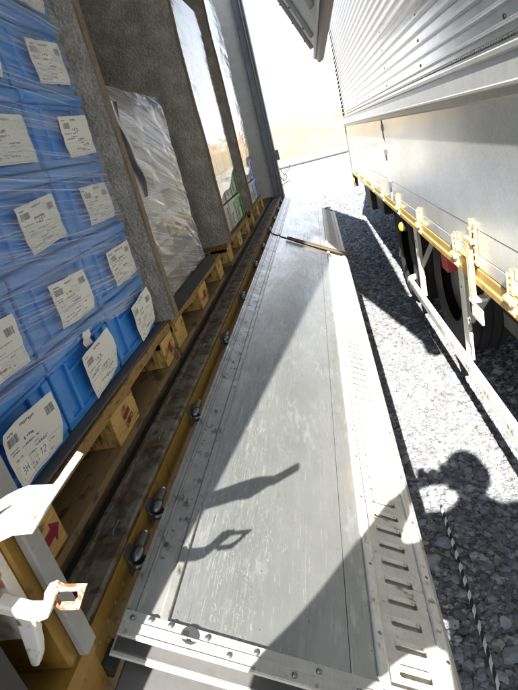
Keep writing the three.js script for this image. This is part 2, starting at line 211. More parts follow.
// ---------------------------------------------------------------- ground
{
  const g = uvm(new THREE.PlaneGeometry(3000, 3000).rotateX(-Math.PI / 2).translate(0, 0, -600));
  const ground = solo('ground', g, M.gravel, 'grey crushed stone ground of the yard', 'ground', null, 'structure');
  solo('apron', uvm(new THREE.PlaneGeometry(90, 24).rotateX(-Math.PI / 2).translate(0, 0.004, -25.2)), M.concrete, 'pale concrete apron beyond the kerb', 'pavement', null, 'structure');
  solo('field', uvm(new THREE.PlaneGeometry(800, 400).rotateX(-Math.PI / 2).translate(0, 0.008, -237)), M.field, 'dry straw-coloured field beyond the apron', 'field', null, 'structure');
  const bank = new THREE.PlaneGeometry(500, 30, 160, 12).rotateX(-Math.PI / 2);
  const p = bank.attributes.position;
  for (let i = 0; i < p.count; i++) { const z = (p.getZ(i) + 15) / 30, x = p.getX(i); p.setY(i, Math.sin(z * Math.PI) * (2.4 + 1.3 * fbm(md(x / 300, 1), 0.3, 12, 4, 501, 4)) + 0.01); }
  bank.translate(20, 0, -95); bank.computeVertexNormals();
  solo('terrain', uvm(bank), M.field, 'low bank of dry grass along the far side', 'bank', null, 'structure');

  // crushed stone: loose pieces on the yard, larger ones picked out singly
  const stoneGeo = [];
  for (let k = 0; k < 5; k++) {
    const s = mergeVertices(strip(new THREE.IcosahedronGeometry(1, 1)).deleteAttribute('uv').deleteAttribute('normal')), q = s.attributes.position;
    for (let i = 0; i < q.count; i++) { const x = q.getX(i), y = q.getY(i), z = q.getZ(i); const a = [rr(0.62, 1.25)][0]; q.setXYZ(i, x * a, y * a * 0.62, z * a); }
    const n = s.toNonIndexed(); n.computeVertexNormals(); n.setAttribute('uv', new THREE.BufferAttribute(new Float32Array(n.attributes.position.count * 2), 2)); stoneGeo.push(n);
  }
  const mats = [[0.22, 0.22, 0.23], [0.17, 0.18, 0.2], [0.26, 0.26, 0.26], [0.27, 0.255, 0.23]].map(c => std({ color: new THREE.Color().setRGB(...c), roughness: 0.85 }));
  const list = [[], [], [], [], []];
  const put = (x, F, s) => list[Math.floor(rnd() * 5)].push([x, F, s]);
  const size = () => 0.0032 + 0.0037 * Math.pow(-Math.log(1 - 0.985 * rnd()), 1.1);
  for (let k = 0; k < 88000; k++) put(rr(-0.6, 1.5), rr(0.15, 3.6), size());
  for (let k = 0; k < 62000; k++) put(rr(-0.6, 1.9), rr(3.6, 9.5), size() * 1.35);
  for (let k = 0; k < 14000; k++) put(rr(-1.2, 2.2), rr(9.5, 12.6), size() * 1.7);
  const m4 = new THREE.Matrix4(), qn = new THREE.Quaternion(), eu = new THREE.Euler(), col = new THREE.Color();
  list.forEach((l, n) => {
    const im = new THREE.InstancedMesh(stoneGeo[n], M.stone, l.length); im.name = numbered('loose_gravel'); im.castShadow = im.receiveShadow = true;
    l.forEach(([x, F, s], i) => {
      eu.set(rr(-0.5, 0.5), rr(0, 6.3), rr(-0.5, 0.5)); qn.setFromEuler(eu);
      m4.compose(V(x, s * rr(0.05, 0.5), F), qn, new THREE.Vector3(s * rr(0.8, 1.5), s * rr(0.7, 1.1), s * rr(0.7, 1.2))); im.setMatrixAt(i, m4);
      const g = 0.085 + 0.15 * Math.pow(rnd(), 1.4), w = rnd(); col.setRGB(g * (w > 0.93 ? 1.1 : 0.96), g * (w > 0.93 ? 1.02 : 1), g * (w > 0.93 ? 0.9 : 1.07)); im.setColorAt(i, col);
    });
    scene.add(tag(im, 'loose grey crushed stone lying on the yard', 'gravel', null, 'stuff'));
  });
  for (let k = 0; k < 130; k++) {
    const near = k < 100, s = rr(0.016, 0.034), m = mesh('stone', stoneGeo[k % 5], mats[Math.floor(rnd() * 4)], ground);
    m.position.copy(V(near ? rr(0, 0.8) : rr(-0.2, 1), s * 0.25, near ? rr(0.5, 2.6) : rr(2.6, 5))); m.rotation.set(rr(-0.3, 0.3), rr(0, 6), rr(-0.3, 0.3)); m.scale.set(s * rr(0.9, 1.4), s * rr(0.5, 0.8), s);
  }
}
// kerb and pipe barrier at the end of the yard
{
  for (let k = 0; k < 14; k++) solo('kerb_stone', bx(-8.4 + k * 1.2, -7.21 + k * 1.2, -0.05, 0.15, 12.75, 12.95, 0.015), M.kerb, 'concrete kerb stone in the row along the end of the yard', 'kerb', 'kerb stones at the end of the yard');
  const b = thing('pipe_barrier', 'grey steel pipe barrier standing before the kerb', 'barrier');
  mesh('rail', cyl(V(-8, 1.0, 12.1), V(9, 1.04, 12.1), 0.065), M.pipe, b);
  for (const x of [-7.5, -4.5, -1.7, 1.5, 4.5, 7.5]) mesh('post', cyl(V(x, 0, 12.1), V(x, 1.0, 12.1), 0.035), M.pipe, b);
  base(b, 0, 0, 12.1);
}
// ---------------------------------------------------------------- the loaded lorry on the left
const FLOOR = 0.985, REAR = 0.47, FRONT = 6.7;
const lorry = thing('wing_lorry', 'box lorry with its side wing partly raised and its drop side lowered, loaded with pallets', 'lorry');
{
  const T = lorry;
  mesh('cargo_floor', bx(-2.92, -0.667, 0.93, FLOOR, REAR, FRONT), M.deckWood, T);
  mesh('rubber_channel', bx(-0.667, -0.638, 0.9, 0.966, REAR, FRONT), M.black, T);
  mesh('floor_edge', exF([[-0.637, 0.9], [-0.637, 0.981], [-0.63, FLOOR], [-0.622, FLOOR], [-0.619, 0.978], [-0.6, 0.978], [-0.597, FLOOR], [-0.552, FLOOR], [-0.547, 0.98], [-0.547, 0.9]], 0.52, FRONT), M.floorEdge, T);
  const sill = mesh('side_sill', exF([[-0.6, 0.78], [-0.6, 0.898], [-0.5465, 0.898], [-0.5465, 0.974], [-0.541, 0.976], [-0.54, 0.972], [-0.54, 0.79], [-0.546, 0.78]], REAR, FRONT), M.gold, T);
  for (const [h, F] of [[0.936, 0.704], [0.936, 0.662], [0.909, 0.686], [0.936, 0.621], [0.909, 0.643], [0.936, 0.579], [0.909, 0.601], [0.883, 0.62], [0.883, 0.665], [0.923, 0.533], [0.88, 0.533]]) rivet(sill, M.gold, -0.54, h, F, 0.0062, 'x', 0.6);
  mesh('corner_plate', bx(-0.5395, -0.534, 0.79, 0.985, REAR - 0.04, 0.553, 0.002), M.gold, T);
  mesh('corner_casting', exF([[-0.72, 0.78], [-0.72, 1.02], [-0.5, 1.02], [-0.495, 1.0], [-0.5396, 0.99], [-0.5396, 0.78]], REAR - 0.03, 0.5195), M.gold, T);
  // lashing staples in the floor edge
  for (const F of [0.81, 1.17, 1.8, 2.53, 3.35, 4.2]) mesh('lashing_staple', tube([V(-0.578, 0.98, F - 0.02), V(-0.578, 0.992, F - 0.016), V(-0.576, 0.994, F), V(-0.578, 0.992, F + 0.016), V(-0.578, 0.98, F + 0.02)], 0.004, 14, 6), M.steelDark, T);
  // hinges between sill and drop side
  for (const F of [0.775, 0.92, 1.35, 1.95, 2.53, 3.2, 3.75, 4.4, 5, 5.6, 6.2]) {
    const h = grp('hinge', T);
    mesh('pin', cyl(V(-0.522, 0.957, F), V(-0.522, 0.957, F + 0.036), 0.011), M.steelDark, h);
    mesh('cap', cyl(V(-0.522, 0.957, F + 0.036), V(-0.522, 0.957, F + 0.043), 0.012, 0.010), M.steel, h);
    const kn = new THREE.SphereGeometry(0.015, 16, 10); kn.scale(0.8, 0.72, 1.5); kn.translate(-0.521, 0.953, -(F - 0.012)); mesh('knuckle', kn, M.steel, h);
    mesh('leaf', exF([[-0.5395, 0.975], [-0.5335, 0.975], [-0.5335, 0.955], [-0.524, 0.94], [-0.512, 0.938], [-0.512, 0.93], [-0.528, 0.93], [-0.5395, 0.91]], F - 0.035, F - 0.002, 0.001), M.steelDark, h);
    mesh('hook', tube([V(-0.53, 0.94, F - 0.03), V(-0.516, 0.95, F - 0.046), V(-0.506, 0.945, F - 0.04), V(-0.508, 0.937, F - 0.016)], 0.005, 16, 7), M.steel, h);
  }
  // rear post, rear doors, far wall, roof, closed far side
  const post = mesh('rear_post', exF([[-0.66, 1.02], [-0.66, 3.62], [-0.505, 3.62], [-0.505, 1.02]], REAR, 0.505, 0.004), M.gold, T);
  mesh('post_seal', exF([[-0.5045, 1.02], [-0.497, 1.02], [-0.489, 1.02], [-0.489, 3.6], [-0.497, 3.6], [-0.5045, 3.6]].reverse(), REAR + 0.02, REAR + 0.055, 0.003), M.greyPaint, T);
  mesh('rear_body', bx(-2.93, -0.516, 0.8, 3.66, 0.2, 0.405, 0.004), M.chassis, T);
  mesh('bulkhead', bx(-2.92, -0.665, 0.95, 3.6, REAR + 0.02, REAR + 0.06), M.greyPaint, T);
  mesh('far_wall', bx(-2.93, -0.622, 0.95, 3.65, FRONT - 0.06, FRONT), M.wallGrey, T);
  const fp = grp('front_post', T);
  mesh('column', exF([[-0.62, 0.8], [-0.62, 3.66], [-0.50, 3.66], [-0.50, 0.8]], FRONT - 0.12, FRONT + 0.02, 0.004), M.darkFrame, fp);
  mesh('column_lip', exF([[-0.545, 0.96], [-0.545, 3.6], [-0.53, 3.6], [-0.53, 0.96]], FRONT - 0.15, FRONT - 0.121, 0.003), M.greyPaint, fp);
  mesh('column_edge', exF([[-0.515, 0.96], [-0.515, 3.6], [-0.502, 3.6], [-0.502, 0.96]], FRONT - 0.14, FRONT - 0.121, 0.003), M.darkFrame, fp);
  mesh('catch', bx(-0.5, -0.46, 1.4, 1.52, FRONT - 0.11, FRONT - 0.04, 0.004), M.darkFrame, fp);
  mesh('front_header', bx(-2.93, -0.623, 3.45, 3.66, FRONT - 0.13, FRONT - 0.061), M.darkFrame, T);
  mesh('side_wall', bx(-2.97, -2.93, 0.95, 3.68, REAR, FRONT), M.greyPaint, T);
  mesh('roof_panel', exF([[-2.97, 3.66], [-2.97, 3.7], [-1.75, 3.72], [-1.75, 3.66]], REAR, FRONT), M.greyPaint, T);
  // raised wing: roof half and side half, with its bottom rail
  const wing = grp('wing', T), a = 25 * Math.PI / 180, C = [-1.75, 3.71], D = [Math.cos(a), Math.sin(a)], N = [Math.sin(a), -Math.cos(a)];
  const at = (u, v) => [C[0] + D[0] * u + N[0] * v, C[1] + D[1] * u + N[1] * v];
  mesh('roof_half', exF([at(0, 0), at(1.2, 0), at(1.2, 0.035), at(0, 0.035)], 0.5, 5.9), M.innerWhite, wing);
  mesh('side_half', exF([at(1.2, 0), at(1.2, 2.06), at(1.168, 2.06), at(1.168, 0.036), at(1.2, 0.036)].slice(0, 4), 0.5, 5.9), M.innerWhite, wing);
  mesh('bottom_rail', exF([at(1.205, 2.06), at(1.205, 2.14), at(1.19, 2.15), at(1.15, 2.15), at(1.135, 2.14), at(1.135, 2.06)], 0.5, 5.9), M.bronze, wing);
  mesh('rail_lip', exF([at(1.134, 2.07), at(1.134, 2.10), at(1.12, 2.10), at(1.12, 2.07)], 0.5, 5.9), M.innerWhite, wing);
  for (const F of [1.5, 2.7, 3.9, 5.1, 5.82]) {
    mesh('rib', exF([at(1.167, 0.1), at(1.167, 2.0), at(1.135, 2.0), at(1.135, 0.1)], F, F + 0.06), M.innerWhite, wing);
    for (let k = 0; k < 9; k++) { const q = at(1.134, 0.3 + k * 0.2); const r = rivet(wing, M.steelDark, q[0], q[1], F + 0.03, 0.012); r.rotation.z = Math.PI / 2 + a; }
  }
  mesh('end_curtain', exF([at(0.02, 0.036), at(1.15, 0.036), [-0.7, 3.625], [-1.75, 3.65]].reverse(), 0.5, 0.506), M.rubber, wing);
  // underframe and wheels of the loaded lorry
  mesh('chassis_rail', bx(-2.1, -1.9, 0.55, 0.9, 0.6, 6.5), M.chassis, T); mesh('chassis_rail', bx(-1.5, -1.3, 0.55, 0.9, 0.6, 6.5), M.chassis, T);
}
// lowered drop side: local x = across the gate from its hinges, y = out of its face
{
  const gate = grp('drop_side', lorry); gate.position.set(-0.5, 0.94, 0); gate.rotation.z = -30 * Math.PI / 180;
  const tabG = exF([[0.5425, 0.0015], [0.5425, 0.0045], [0.546, 0.0068], [0.603, 0.0068], [0.606, 0.0055], [0.606, 0.0038], [0.547, 0.0038]], 0, 0.0115);
  const screws = (x, F0, F1, n, y, r = 0.0055) => { for (let k = 0; k < n; k++) rivet(gate, M.steel, x, y, F0 + (F1 - F0) * (k + 0.5) / n + rr(-0.03, 0.03), r, 'y', 0.35, 'screw'); };
  for (const [F0, F1, near] of [[0.63, 4.2, true], [4.27, 6.66, false]]) {
    mesh('hinge_band', exF([[-0.006, -0.03], [-0.006, 0.013], [0.001, 0.013], [0.003, 0.005], [0.011, 0.005], [0.013, 0.010], [0.017, 0.010], [0.02, 0.005], [0.058, 0.005], [0.061, 0.012], [0.074, 0.012], [0.0775, 0.005], [0.0775, -0.03]], F0, F1), M.aluDirty, gate);
    mesh('plate', bx(0.078, 0.438, -0.004, 0.004, F0, F1), M.plate, gate);
    mesh('plate', bx(0.4395, 0.4935, -0.004, 0.0045, F0, F1), M.plate, gate);
    mesh('backing', bx(-0.01, 0.655, -0.04, -0.016, F0, F1), M.alu, gate);
    mesh('edge_strip', exF([[0.494, -0.014], [0.494, 0.011], [0.497, 0.014], [0.513, 0.014], [0.516, 0.011], [0.516, -0.014]], F0, F1), M.stripWhite, gate);
    mesh('edge_strip', exF([[0.639, -0.014], [0.639, 0.011], [0.642, 0.014], [0.657, 0.014], [0.66, 0.011], [0.66, -0.014]], F0, F1), M.stripWhite, gate);
    mesh('outer_flange', exF([[0.6603, -0.045], [0.6603, 0.0], [0.664, 0.003], [0.673, 0.002], [0.676, -0.004], [0.676, -0.045]], F0, F1), M.alu, gate);
    const holes = []; for (let F = 0.66; F < F1 - 0.03; F += 0.0552) if (F > F0 + 0.01) holes.push([[0.542, F], [0.545, F - 0.004], [0.606, F - 0.004], [0.613, F], [0.613, F + 0.014], [0.609, F + 0.018], [0.548, F + 0.018], [0.542, F + 0.014]]);
    mesh('lashing_rail', exY([[0.517, F0], [0.638, F0], [0.638, F1], [0.517, F1]], holes, -0.001, 0.003), M.rail, gate);
    mesh('rail_channel', bx(0.517, 0.638, -0.0155, -0.0135, F0, F1), M.rail, gate);
    for (const h of holes) { const t = mesh('tab', tabG, M.stripWhite, gate); t.position.set(0, 0, -(h[0][1] + 0.0065)); }
    const n = near ? 9 : 5;
    screws(0.505, F0, F1, n * 2, 0.014, 0.0045); screws(0.649, F0, F1, n * 2, 0.014, 0.0045); screws(0.067, F0, F1, n, 0.012, 0.005); screws(0.03, F0, F1, n, 0.005, 0.004);
  }
  // closing profile at the near end
  const before = gate.children.length;
  const end = mesh('end_profile', merge([bx(-0.007, 0.661, 0.0045, 0.0115, 0.57, 0.6205, 0.002), bx(-0.005, 0.66, 0.0116, 0.0136, 0.594, 0.598), bx(-0.005, 0.66, 0.0116, 0.0136, 0.572, 0.576)]), M.alu, gate);
  mesh('end_face', exF([[-0.006, -0.04], [-0.006, 0.004], [0.661, 0.004], [0.661, -0.04]], 0.6145, 0.619), M.alu, gate);
  mesh('end_lip', bx(-0.01, 0.676, -0.047, -0.041, 0.564, 0.614, 0.002), M.stripWhite, gate);
  mesh('end_seal', bx(-0.006, 0.66, -0.0405, -0.036, 0.5715, 0.6135, 0.001), M.darkGrey, gate);
  mesh('end_skirt', bx(0.02, 0.67, -0.09, -0.065, 0.36, 0.58, 0.004), M.darkGrey, gate);
  mesh('corner_block', bx(-0.02, 0.012, -0.075, -0.05, 0.545, 0.6, 0.003), M.rubber, gate);
  for (const [x, F] of [[0.012, 0.607], [0.045, 0.612], [0.083, 0.612], [0.155, 0.608], [0.2, 0.588], [0.25, 0.607], [0.325, 0.586], [0.372, 0.606], [0.45, 0.59]]) rivet(gate, M.steel, x, 0.0116, F, 0.0062);
  mesh('lock_boss', cyl(V(0.122, 0.0115, 0.603), V(0.122, 0.0128, 0.603), 0.0175, 0.0175, 24), M.steel, gate);
  mesh('lock_slot', merge([bx(0.108, 0.118, 0.0129, 0.0139, 0.599, 0.608), bx(0.117, 0.126, 0.0129, 0.0139, 0.59, 0.595)]), M.black, gate);
  for (const x of [0.5, 0.535]) mesh('plug', cyl(V(x, 0.0115, 0.59), V(x, 0.0155, 0.59), 0.0125, 0.0115, 20), M.rubber, gate);
  for (const m of gate.children.slice(before)) m.position.z -= 0.009;
  const bar = mesh('joint_bar', merge([bx(0, 0.57, 0.0145, 0.03, -0.03, 0.03, 0.004), bx(0.01, 0.56, 0.0301, 0.034, -0.008, 0.008, 0.001)]), M.bronze, gate);
  bar.position.set(0.14, 0, -4.19); bar.rotation.y = 0.17;
}
base(lorry, -1.75, 0, 3.6);

// latch on the rear post: painted lever, strap with rusty eye, hanging finger
{
  const L = thing('lever_latch', 'white painted lever latch with a rusty eye on the rear post of the loaded lorry', 'latch');
  const flat = (pts, holes, F, t, b = 0.0015) => { const g = new THREE.ExtrudeGeometry(shp(pts, holes), { depth: t - 2 * b, bevelEnabled: true, bevelSize: b, bevelOffset: -b, bevelThickness: b, bevelSegments: 4 }); g.translate(0, 0, -F - t / 2 + b); return uvm(g); };
  const body = flat([[-0.502, 1.306], [-0.461, 1.316], [-0.436, 1.324], [-0.41, 1.323], [-0.388, 1.344], [-0.366, 1.367], [-0.371, 1.376], [-0.4, 1.379], [-0.415, 1.376], [-0.434, 1.37], [-0.478, 1.351], [-0.505, 1.34]], [[[-0.46, 1.348], [-0.436, 1.361], [-0.417, 1.369], [-0.419, 1.364], [-0.437, 1.355], [-0.462, 1.342]]], 0.435, 0.022, 0.003);
  mesh('lever', body, M.whitePaint, L);
  mesh('lever_bar', flat([[-0.378, 1.369], [-0.351, 1.389], [-0.324, 1.413], [-0.318, 1.408], [-0.348, 1.381], [-0.37, 1.362]], [], 0.432, 0.032, 0.0015), M.whitePaint, L);
  mesh('strap', flat([[-0.513, 1.205], [-0.507, 1.222], [-0.5, 1.218], [-0.472, 1.203], [-0.455, 1.201], [-0.447, 1.206], [-0.434, 1.231], [-0.421, 1.235], [-0.417, 1.228], [-0.438, 1.2], [-0.447, 1.188], [-0.46, 1.184], [-0.472, 1.186]], [], 0.43, 0.022, 0.0045), M.rustPaint, L);
  mesh('eye', flat([[-0.431, 1.227], [-0.415, 1.238], [-0.41, 1.232], [-0.379, 1.229], [-0.404, 1.191], [-0.43, 1.193], [-0.438, 1.206]], [[[-0.43, 1.212], [-0.416, 1.226], [-0.392, 1.224], [-0.397, 1.21], [-0.41, 1.199], [-0.428, 1.201]]], 0.4305, 0.006, 0.0006), M.rust, L);
  mesh('finger', flat([[-0.505, 1.207], [-0.529, 1.086], [-0.526, 1.079], [-0.518, 1.08], [-0.506, 1.098], [-0.497, 1.12], [-0.478, 1.188]], [], 0.442, 0.016, 0.0045), M.whitePaint, L);
  mesh('plate', bx(-0.62, -0.51, 1.12, 1.4, 0.448, 0.4695, 0.003), M.rustPaint, L);
  for (const [x, y] of [[-0.49, 1.325], [-0.398, 1.352]]) rivet(L, M.rust, x, y, 0.424, 0.007, 'z', 0.5, 'bolt');
  rivet(L, M.rust, -0.462, 1.193, 0.419, 0.005, 'z', 0.5, 'bolt');
  mesh('pivot', cyl(V(-0.52, 1.25, 0.4), V(-0.52, 1.25, 0.447), 0.016), M.rust, L);
  base(L, -0.55, 1.12, 0.46);
}
// tangle of rusty wire at the far post
{
  const w = solo('rusty_wire', merge([tube([V(-0.47, 1.15, 6.5), V(-0.44, 1.22, 6.45), V(-0.4, 1.25, 6.5), V(-0.37, 1.27, 6.48), V(-0.35, 1.32, 6.5)], 0.004), tube([V(-0.49, 1.2, 6.52), V(-0.45, 1.16, 6.45), V(-0.41, 1.2, 6.48), V(-0.46, 1.25, 6.5), V(-0.47, 1.3, 6.5)], 0.005), tube([V(-0.5, 1.1, 6.52), V(-0.44, 1.13, 6.47), V(-0.38, 1.14, 6.5)], 0.005)]), M.rust, 'tangle of rusty wire sticking out from the far corner post of the loaded lorry', 'wire');
}

// ---------------------------------------------------------------- load
const canvasTex = (w, h, draw) => { const c = document.createElement('canvas'); c.width = w; c.height = h; const x = c.getContext('2d'); draw(x, w, h); const t = new THREE.CanvasTexture(c); t.colorSpace = THREE.SRGBColorSpace; t.magFilter = THREE.LinearFilter; return t; };
const labelTex = (s, num) => canvasTex(256, 160, (c, w, h) => {
  c.fillStyle = s % 2 ? '#e4e2da' : '#dcdad2'; c.fillRect(0, 0, w, h); c.fillStyle = '#3a3a3c';
  const word = (x, y, n, k) => { for (let i = 0; i < n; i++) if (hash(i, x + y, s) > 0.15) c.fillRect(x + i * k * 0.8, y + hash(i, y, s) * k * 0.3, k * 0.55, k * (0.5 + 0.5 * hash(i, x, s + 1))); };
  c.globalAlpha = 0.85;
  const o = (k, a) => Math.round((hash(k, 9, s) - 0.5) * a);
  word(16 + o(1, 8), 14, 7 + o(2, 6), 6); word(96 + o(3, 20), 12, 10 + o(4, 8), 8); word(20, 66 + o(5, 6), 10 + o(6, 6), 5); word(90 + o(7, 16), 48, 7 + o(8, 5), 9); word(88, 66, 13 + o(9, 8), 5); word(24 + o(10, 10), 86, 9, 5); word(120, 90, 11 + o(11, 8), 6); word(110 + o(12, 20), 132, 10, 6); word(24, 140, 8 + o(13, 5), 5); word(180, 112, 7, 5); word(182, 140, 6 + o(14, 4), 5);
  for (let k = 0; k < 9; k++) word(14 + hash(k, 3, s) * 150, 56 + k * 10 + hash(k, 4, s) * 5, 8 + Math.floor(hash(k, 5, s) * 14), 4);
  for (let i = 0; i < 26; i++) c.fillRect(22 + o(15, 16) + i * 2, 28 + o(16, 6), hash(i, 1, s) > 0.5 ? 1.5 : 0.7, 22);
  for (let i = 0; i < 22; i++) if (s % 3) c.fillRect(192 + o(17, 10) + i * 2, 28 + o(18, 10), hash(i, 2, s) > 0.5 ? 1.5 : 0.7, 24);
  c.strokeStyle = '#77777a'; c.lineWidth = 1; c.strokeRect(10, 104, 236, 50); c.beginPath(); c.moveTo(90, 104); c.lineTo(90, 154); c.moveTo(170, 104); c.lineTo(170, 154); c.stroke();
  if (num) { c.fillStyle = '#f2f1ec'; c.fillRect(30, 100, 52, 48); c.fillRect(120, 96, 52, 48); c.fillStyle = '#222'; c.font = '30px sans-serif'; c.fillText('3H', 36, 136); c.fillText('12', 128, 132); }
});
const labelMats = [0, 1, 2, 3, 5, 6, 7].map(k => std({ map: labelTex(11 + k * 5), roughness: 0.7, side: THREE.DoubleSide })); labelMats.push(std({ map: labelTex(41, true), roughness: 0.7, side: THREE.DoubleSide }));
// sheet in the plane of a face that looks along +x: width runs along F, curl lifts it off
function paper(w, h, curl, s) {
  const g = new THREE.PlaneGeometry(w, h, 10, 8), p = g.attributes.position;
  for (let i = 0; i < p.count; i++) { const u = p.getX(i) / w + 0.5, v = p.getY(i) / h + 0.5; p.setZ(i, curl * (Math.pow(v, 2) * 0.5 + Math.pow(u, 2) * Math.sin(v * 2.6) * 1.0) + 0.012 * (fbm(u, v, 3, 3, s, 3) - 0.35) + 0.003); }
  g.rotateY(Math.PI / 2); g.computeVertexNormals(); return g;      // local: +x out of the face, -z along F
}
const stamp = (kind) => std({ transparent: true, roughness: 0.9, map: canvasTex(128, 128, (c, w, h) => {
  c.clearRect(0, 0, w, h); c.fillStyle = '#8c2433'; c.strokeStyle = '#8c2433';
  if (kind === 'arrow') { c.beginPath(); c.moveTo(20, 44); c.lineTo(70, 44); c.lineTo(70, 20); c.lineTo(118, 64); c.lineTo(70, 108); c.lineTo(70, 84); c.lineTo(20, 84); c.closePath(); c.fill(); }
  else if (kind === 'mark') { c.beginPath(); c.moveTo(30, 30); c.lineTo(100, 22); c.lineTo(84, 60); c.lineTo(104, 96); c.lineTo(40, 92); c.closePath(); c.fill(); }
  else { for (let k = 0; k < 34; k++) { c.globalAlpha = 0.8; c.fillRect(16 + k * 2.6, 34 + 14 * hash(k, 1, 3) - 8, 4, 16 + 22 * hash(k, 2, 3)); } c.globalAlpha = 1; c.lineWidth = 6; c.strokeRect(18, 82, 22, 22); c.strokeRect(50, 80, 24, 24); c.strokeRect(57, 87, 10, 10); c.strokeRect(88, 82, 22, 22); }
}) });
const stampM = { arrow: stamp('arrow'), mark: stamp('mark'), text: stamp('text') };
const PX = -0.668, PT = FLOOR + 0.15;
function pallet(F0, len, label, stamps) {
  const P = thing('wooden_pallet', label, 'pallet', 'wooden pallets standing along the lorry floor');
  // top deck: three sheets, worn front edge
  const sel = (x) => x > PX - 0.05 ? 1 : 0.1;
  mesh('top_board', jitter(seg(PX - 0.2, PX, PT - 0.03, PT, F0, F0 + len, 4, 1, 60), 0.011, 0.7, sel), M.palletEdge, P);
  for (let k = 1; k < 5; k++) mesh('top_board', bx(PX - 0.2 - k * 0.22, PX - 0.215 - (k - 1) * 0.22, PT - 0.028, PT - 0.001, F0, F0 + len), M.pallet, P);
  for (const f of [0, 0.5, 1]) mesh('stringer', bx(PX - 1.08, PX - 0.01, PT - 0.055, PT - 0.031, F0 + f * (len - 0.14), F0 + f * (len - 0.14) + 0.14), M.pallet, P);
  const bw = [0.14, 0.17, 0.14];
  [0, 0.5, 1].forEach((f, i) => {
    const b0 = F0 + f * (len - bw[i]);
    for (let k = 0; k < 3; k++) {
      const x1 = PX - 0.004 - k * 0.47;
      const b = mesh('block', bx(x1 - 0.12, x1, FLOOR + 0.022, PT - 0.056 + (k ? 0 : 0.025), b0, b0 + bw[i], 0.003), M.pallet, P);
      if (!k && stamps[i]) { const s = new THREE.PlaneGeometry(0.075, 0.07); s.rotateZ(stamps[i] === 'arrow' ? 0.1 : 0.18); s.rotateY(Math.PI / 2); s.translate(x1 + 0.0015, FLOOR + 0.068, -(b0 + bw[i] * (stamps[i] === 'arrow' ? 0.72 : 0.55))); mesh('stamp', s, stampM[stamps[i]], b); }
    }
  });
  for (let k = 0; k < 3; k++) mesh('bottom_board', jitter(seg(PX - 0.13 - k * 0.47, PX + 0.001 - k * 0.47, FLOOR + 0.001, FLOOR + 0.021, F0, F0 + len, 2, 1, 20), 0.002, 0.8), M.palletGrey, P);
  for (const f of [0.12, 0.3, 0.62, 0.82]) mesh('bottom_board', bx(PX - 0.33, PX - 0.132, FLOOR + 0.001, FLOOR + 0.02, F0 + f * len, F0 + f * len + 0.07), M.palletGrey, P);
  return base(P, PX - 0.55, FLOOR, F0 + len / 2);
}
pallet(0.64, 1.11, 'worn wooden pallet with a red arrow, carrying the blue containers', ['arrow', 'text', 'mark']);
pallet(1.785, 1.11, 'yellow wooden pallet under the film-wrapped cartons between two grey boards', [null, 'mark', null]);
pallet(3.16, 1.11, 'yellow wooden pallet under the stack with green crates', [null, null, null]);
pallet(4.52, 1.11, 'yellow wooden pallet under the stack with blue crates near the front wall', [null, null, null]);

// dark sheet under the blue containers
solo('rubber_sheet', jitter(seg(PX - 1.05, PX - 0.004, PT + 0.005, PT + 0.011, 0.66, 1.735, 20, 1, 40), 0.004, 0.6), M.sheetGrey, 'dark grey sheet laid on the pallet below the blue containers', 'sheet');

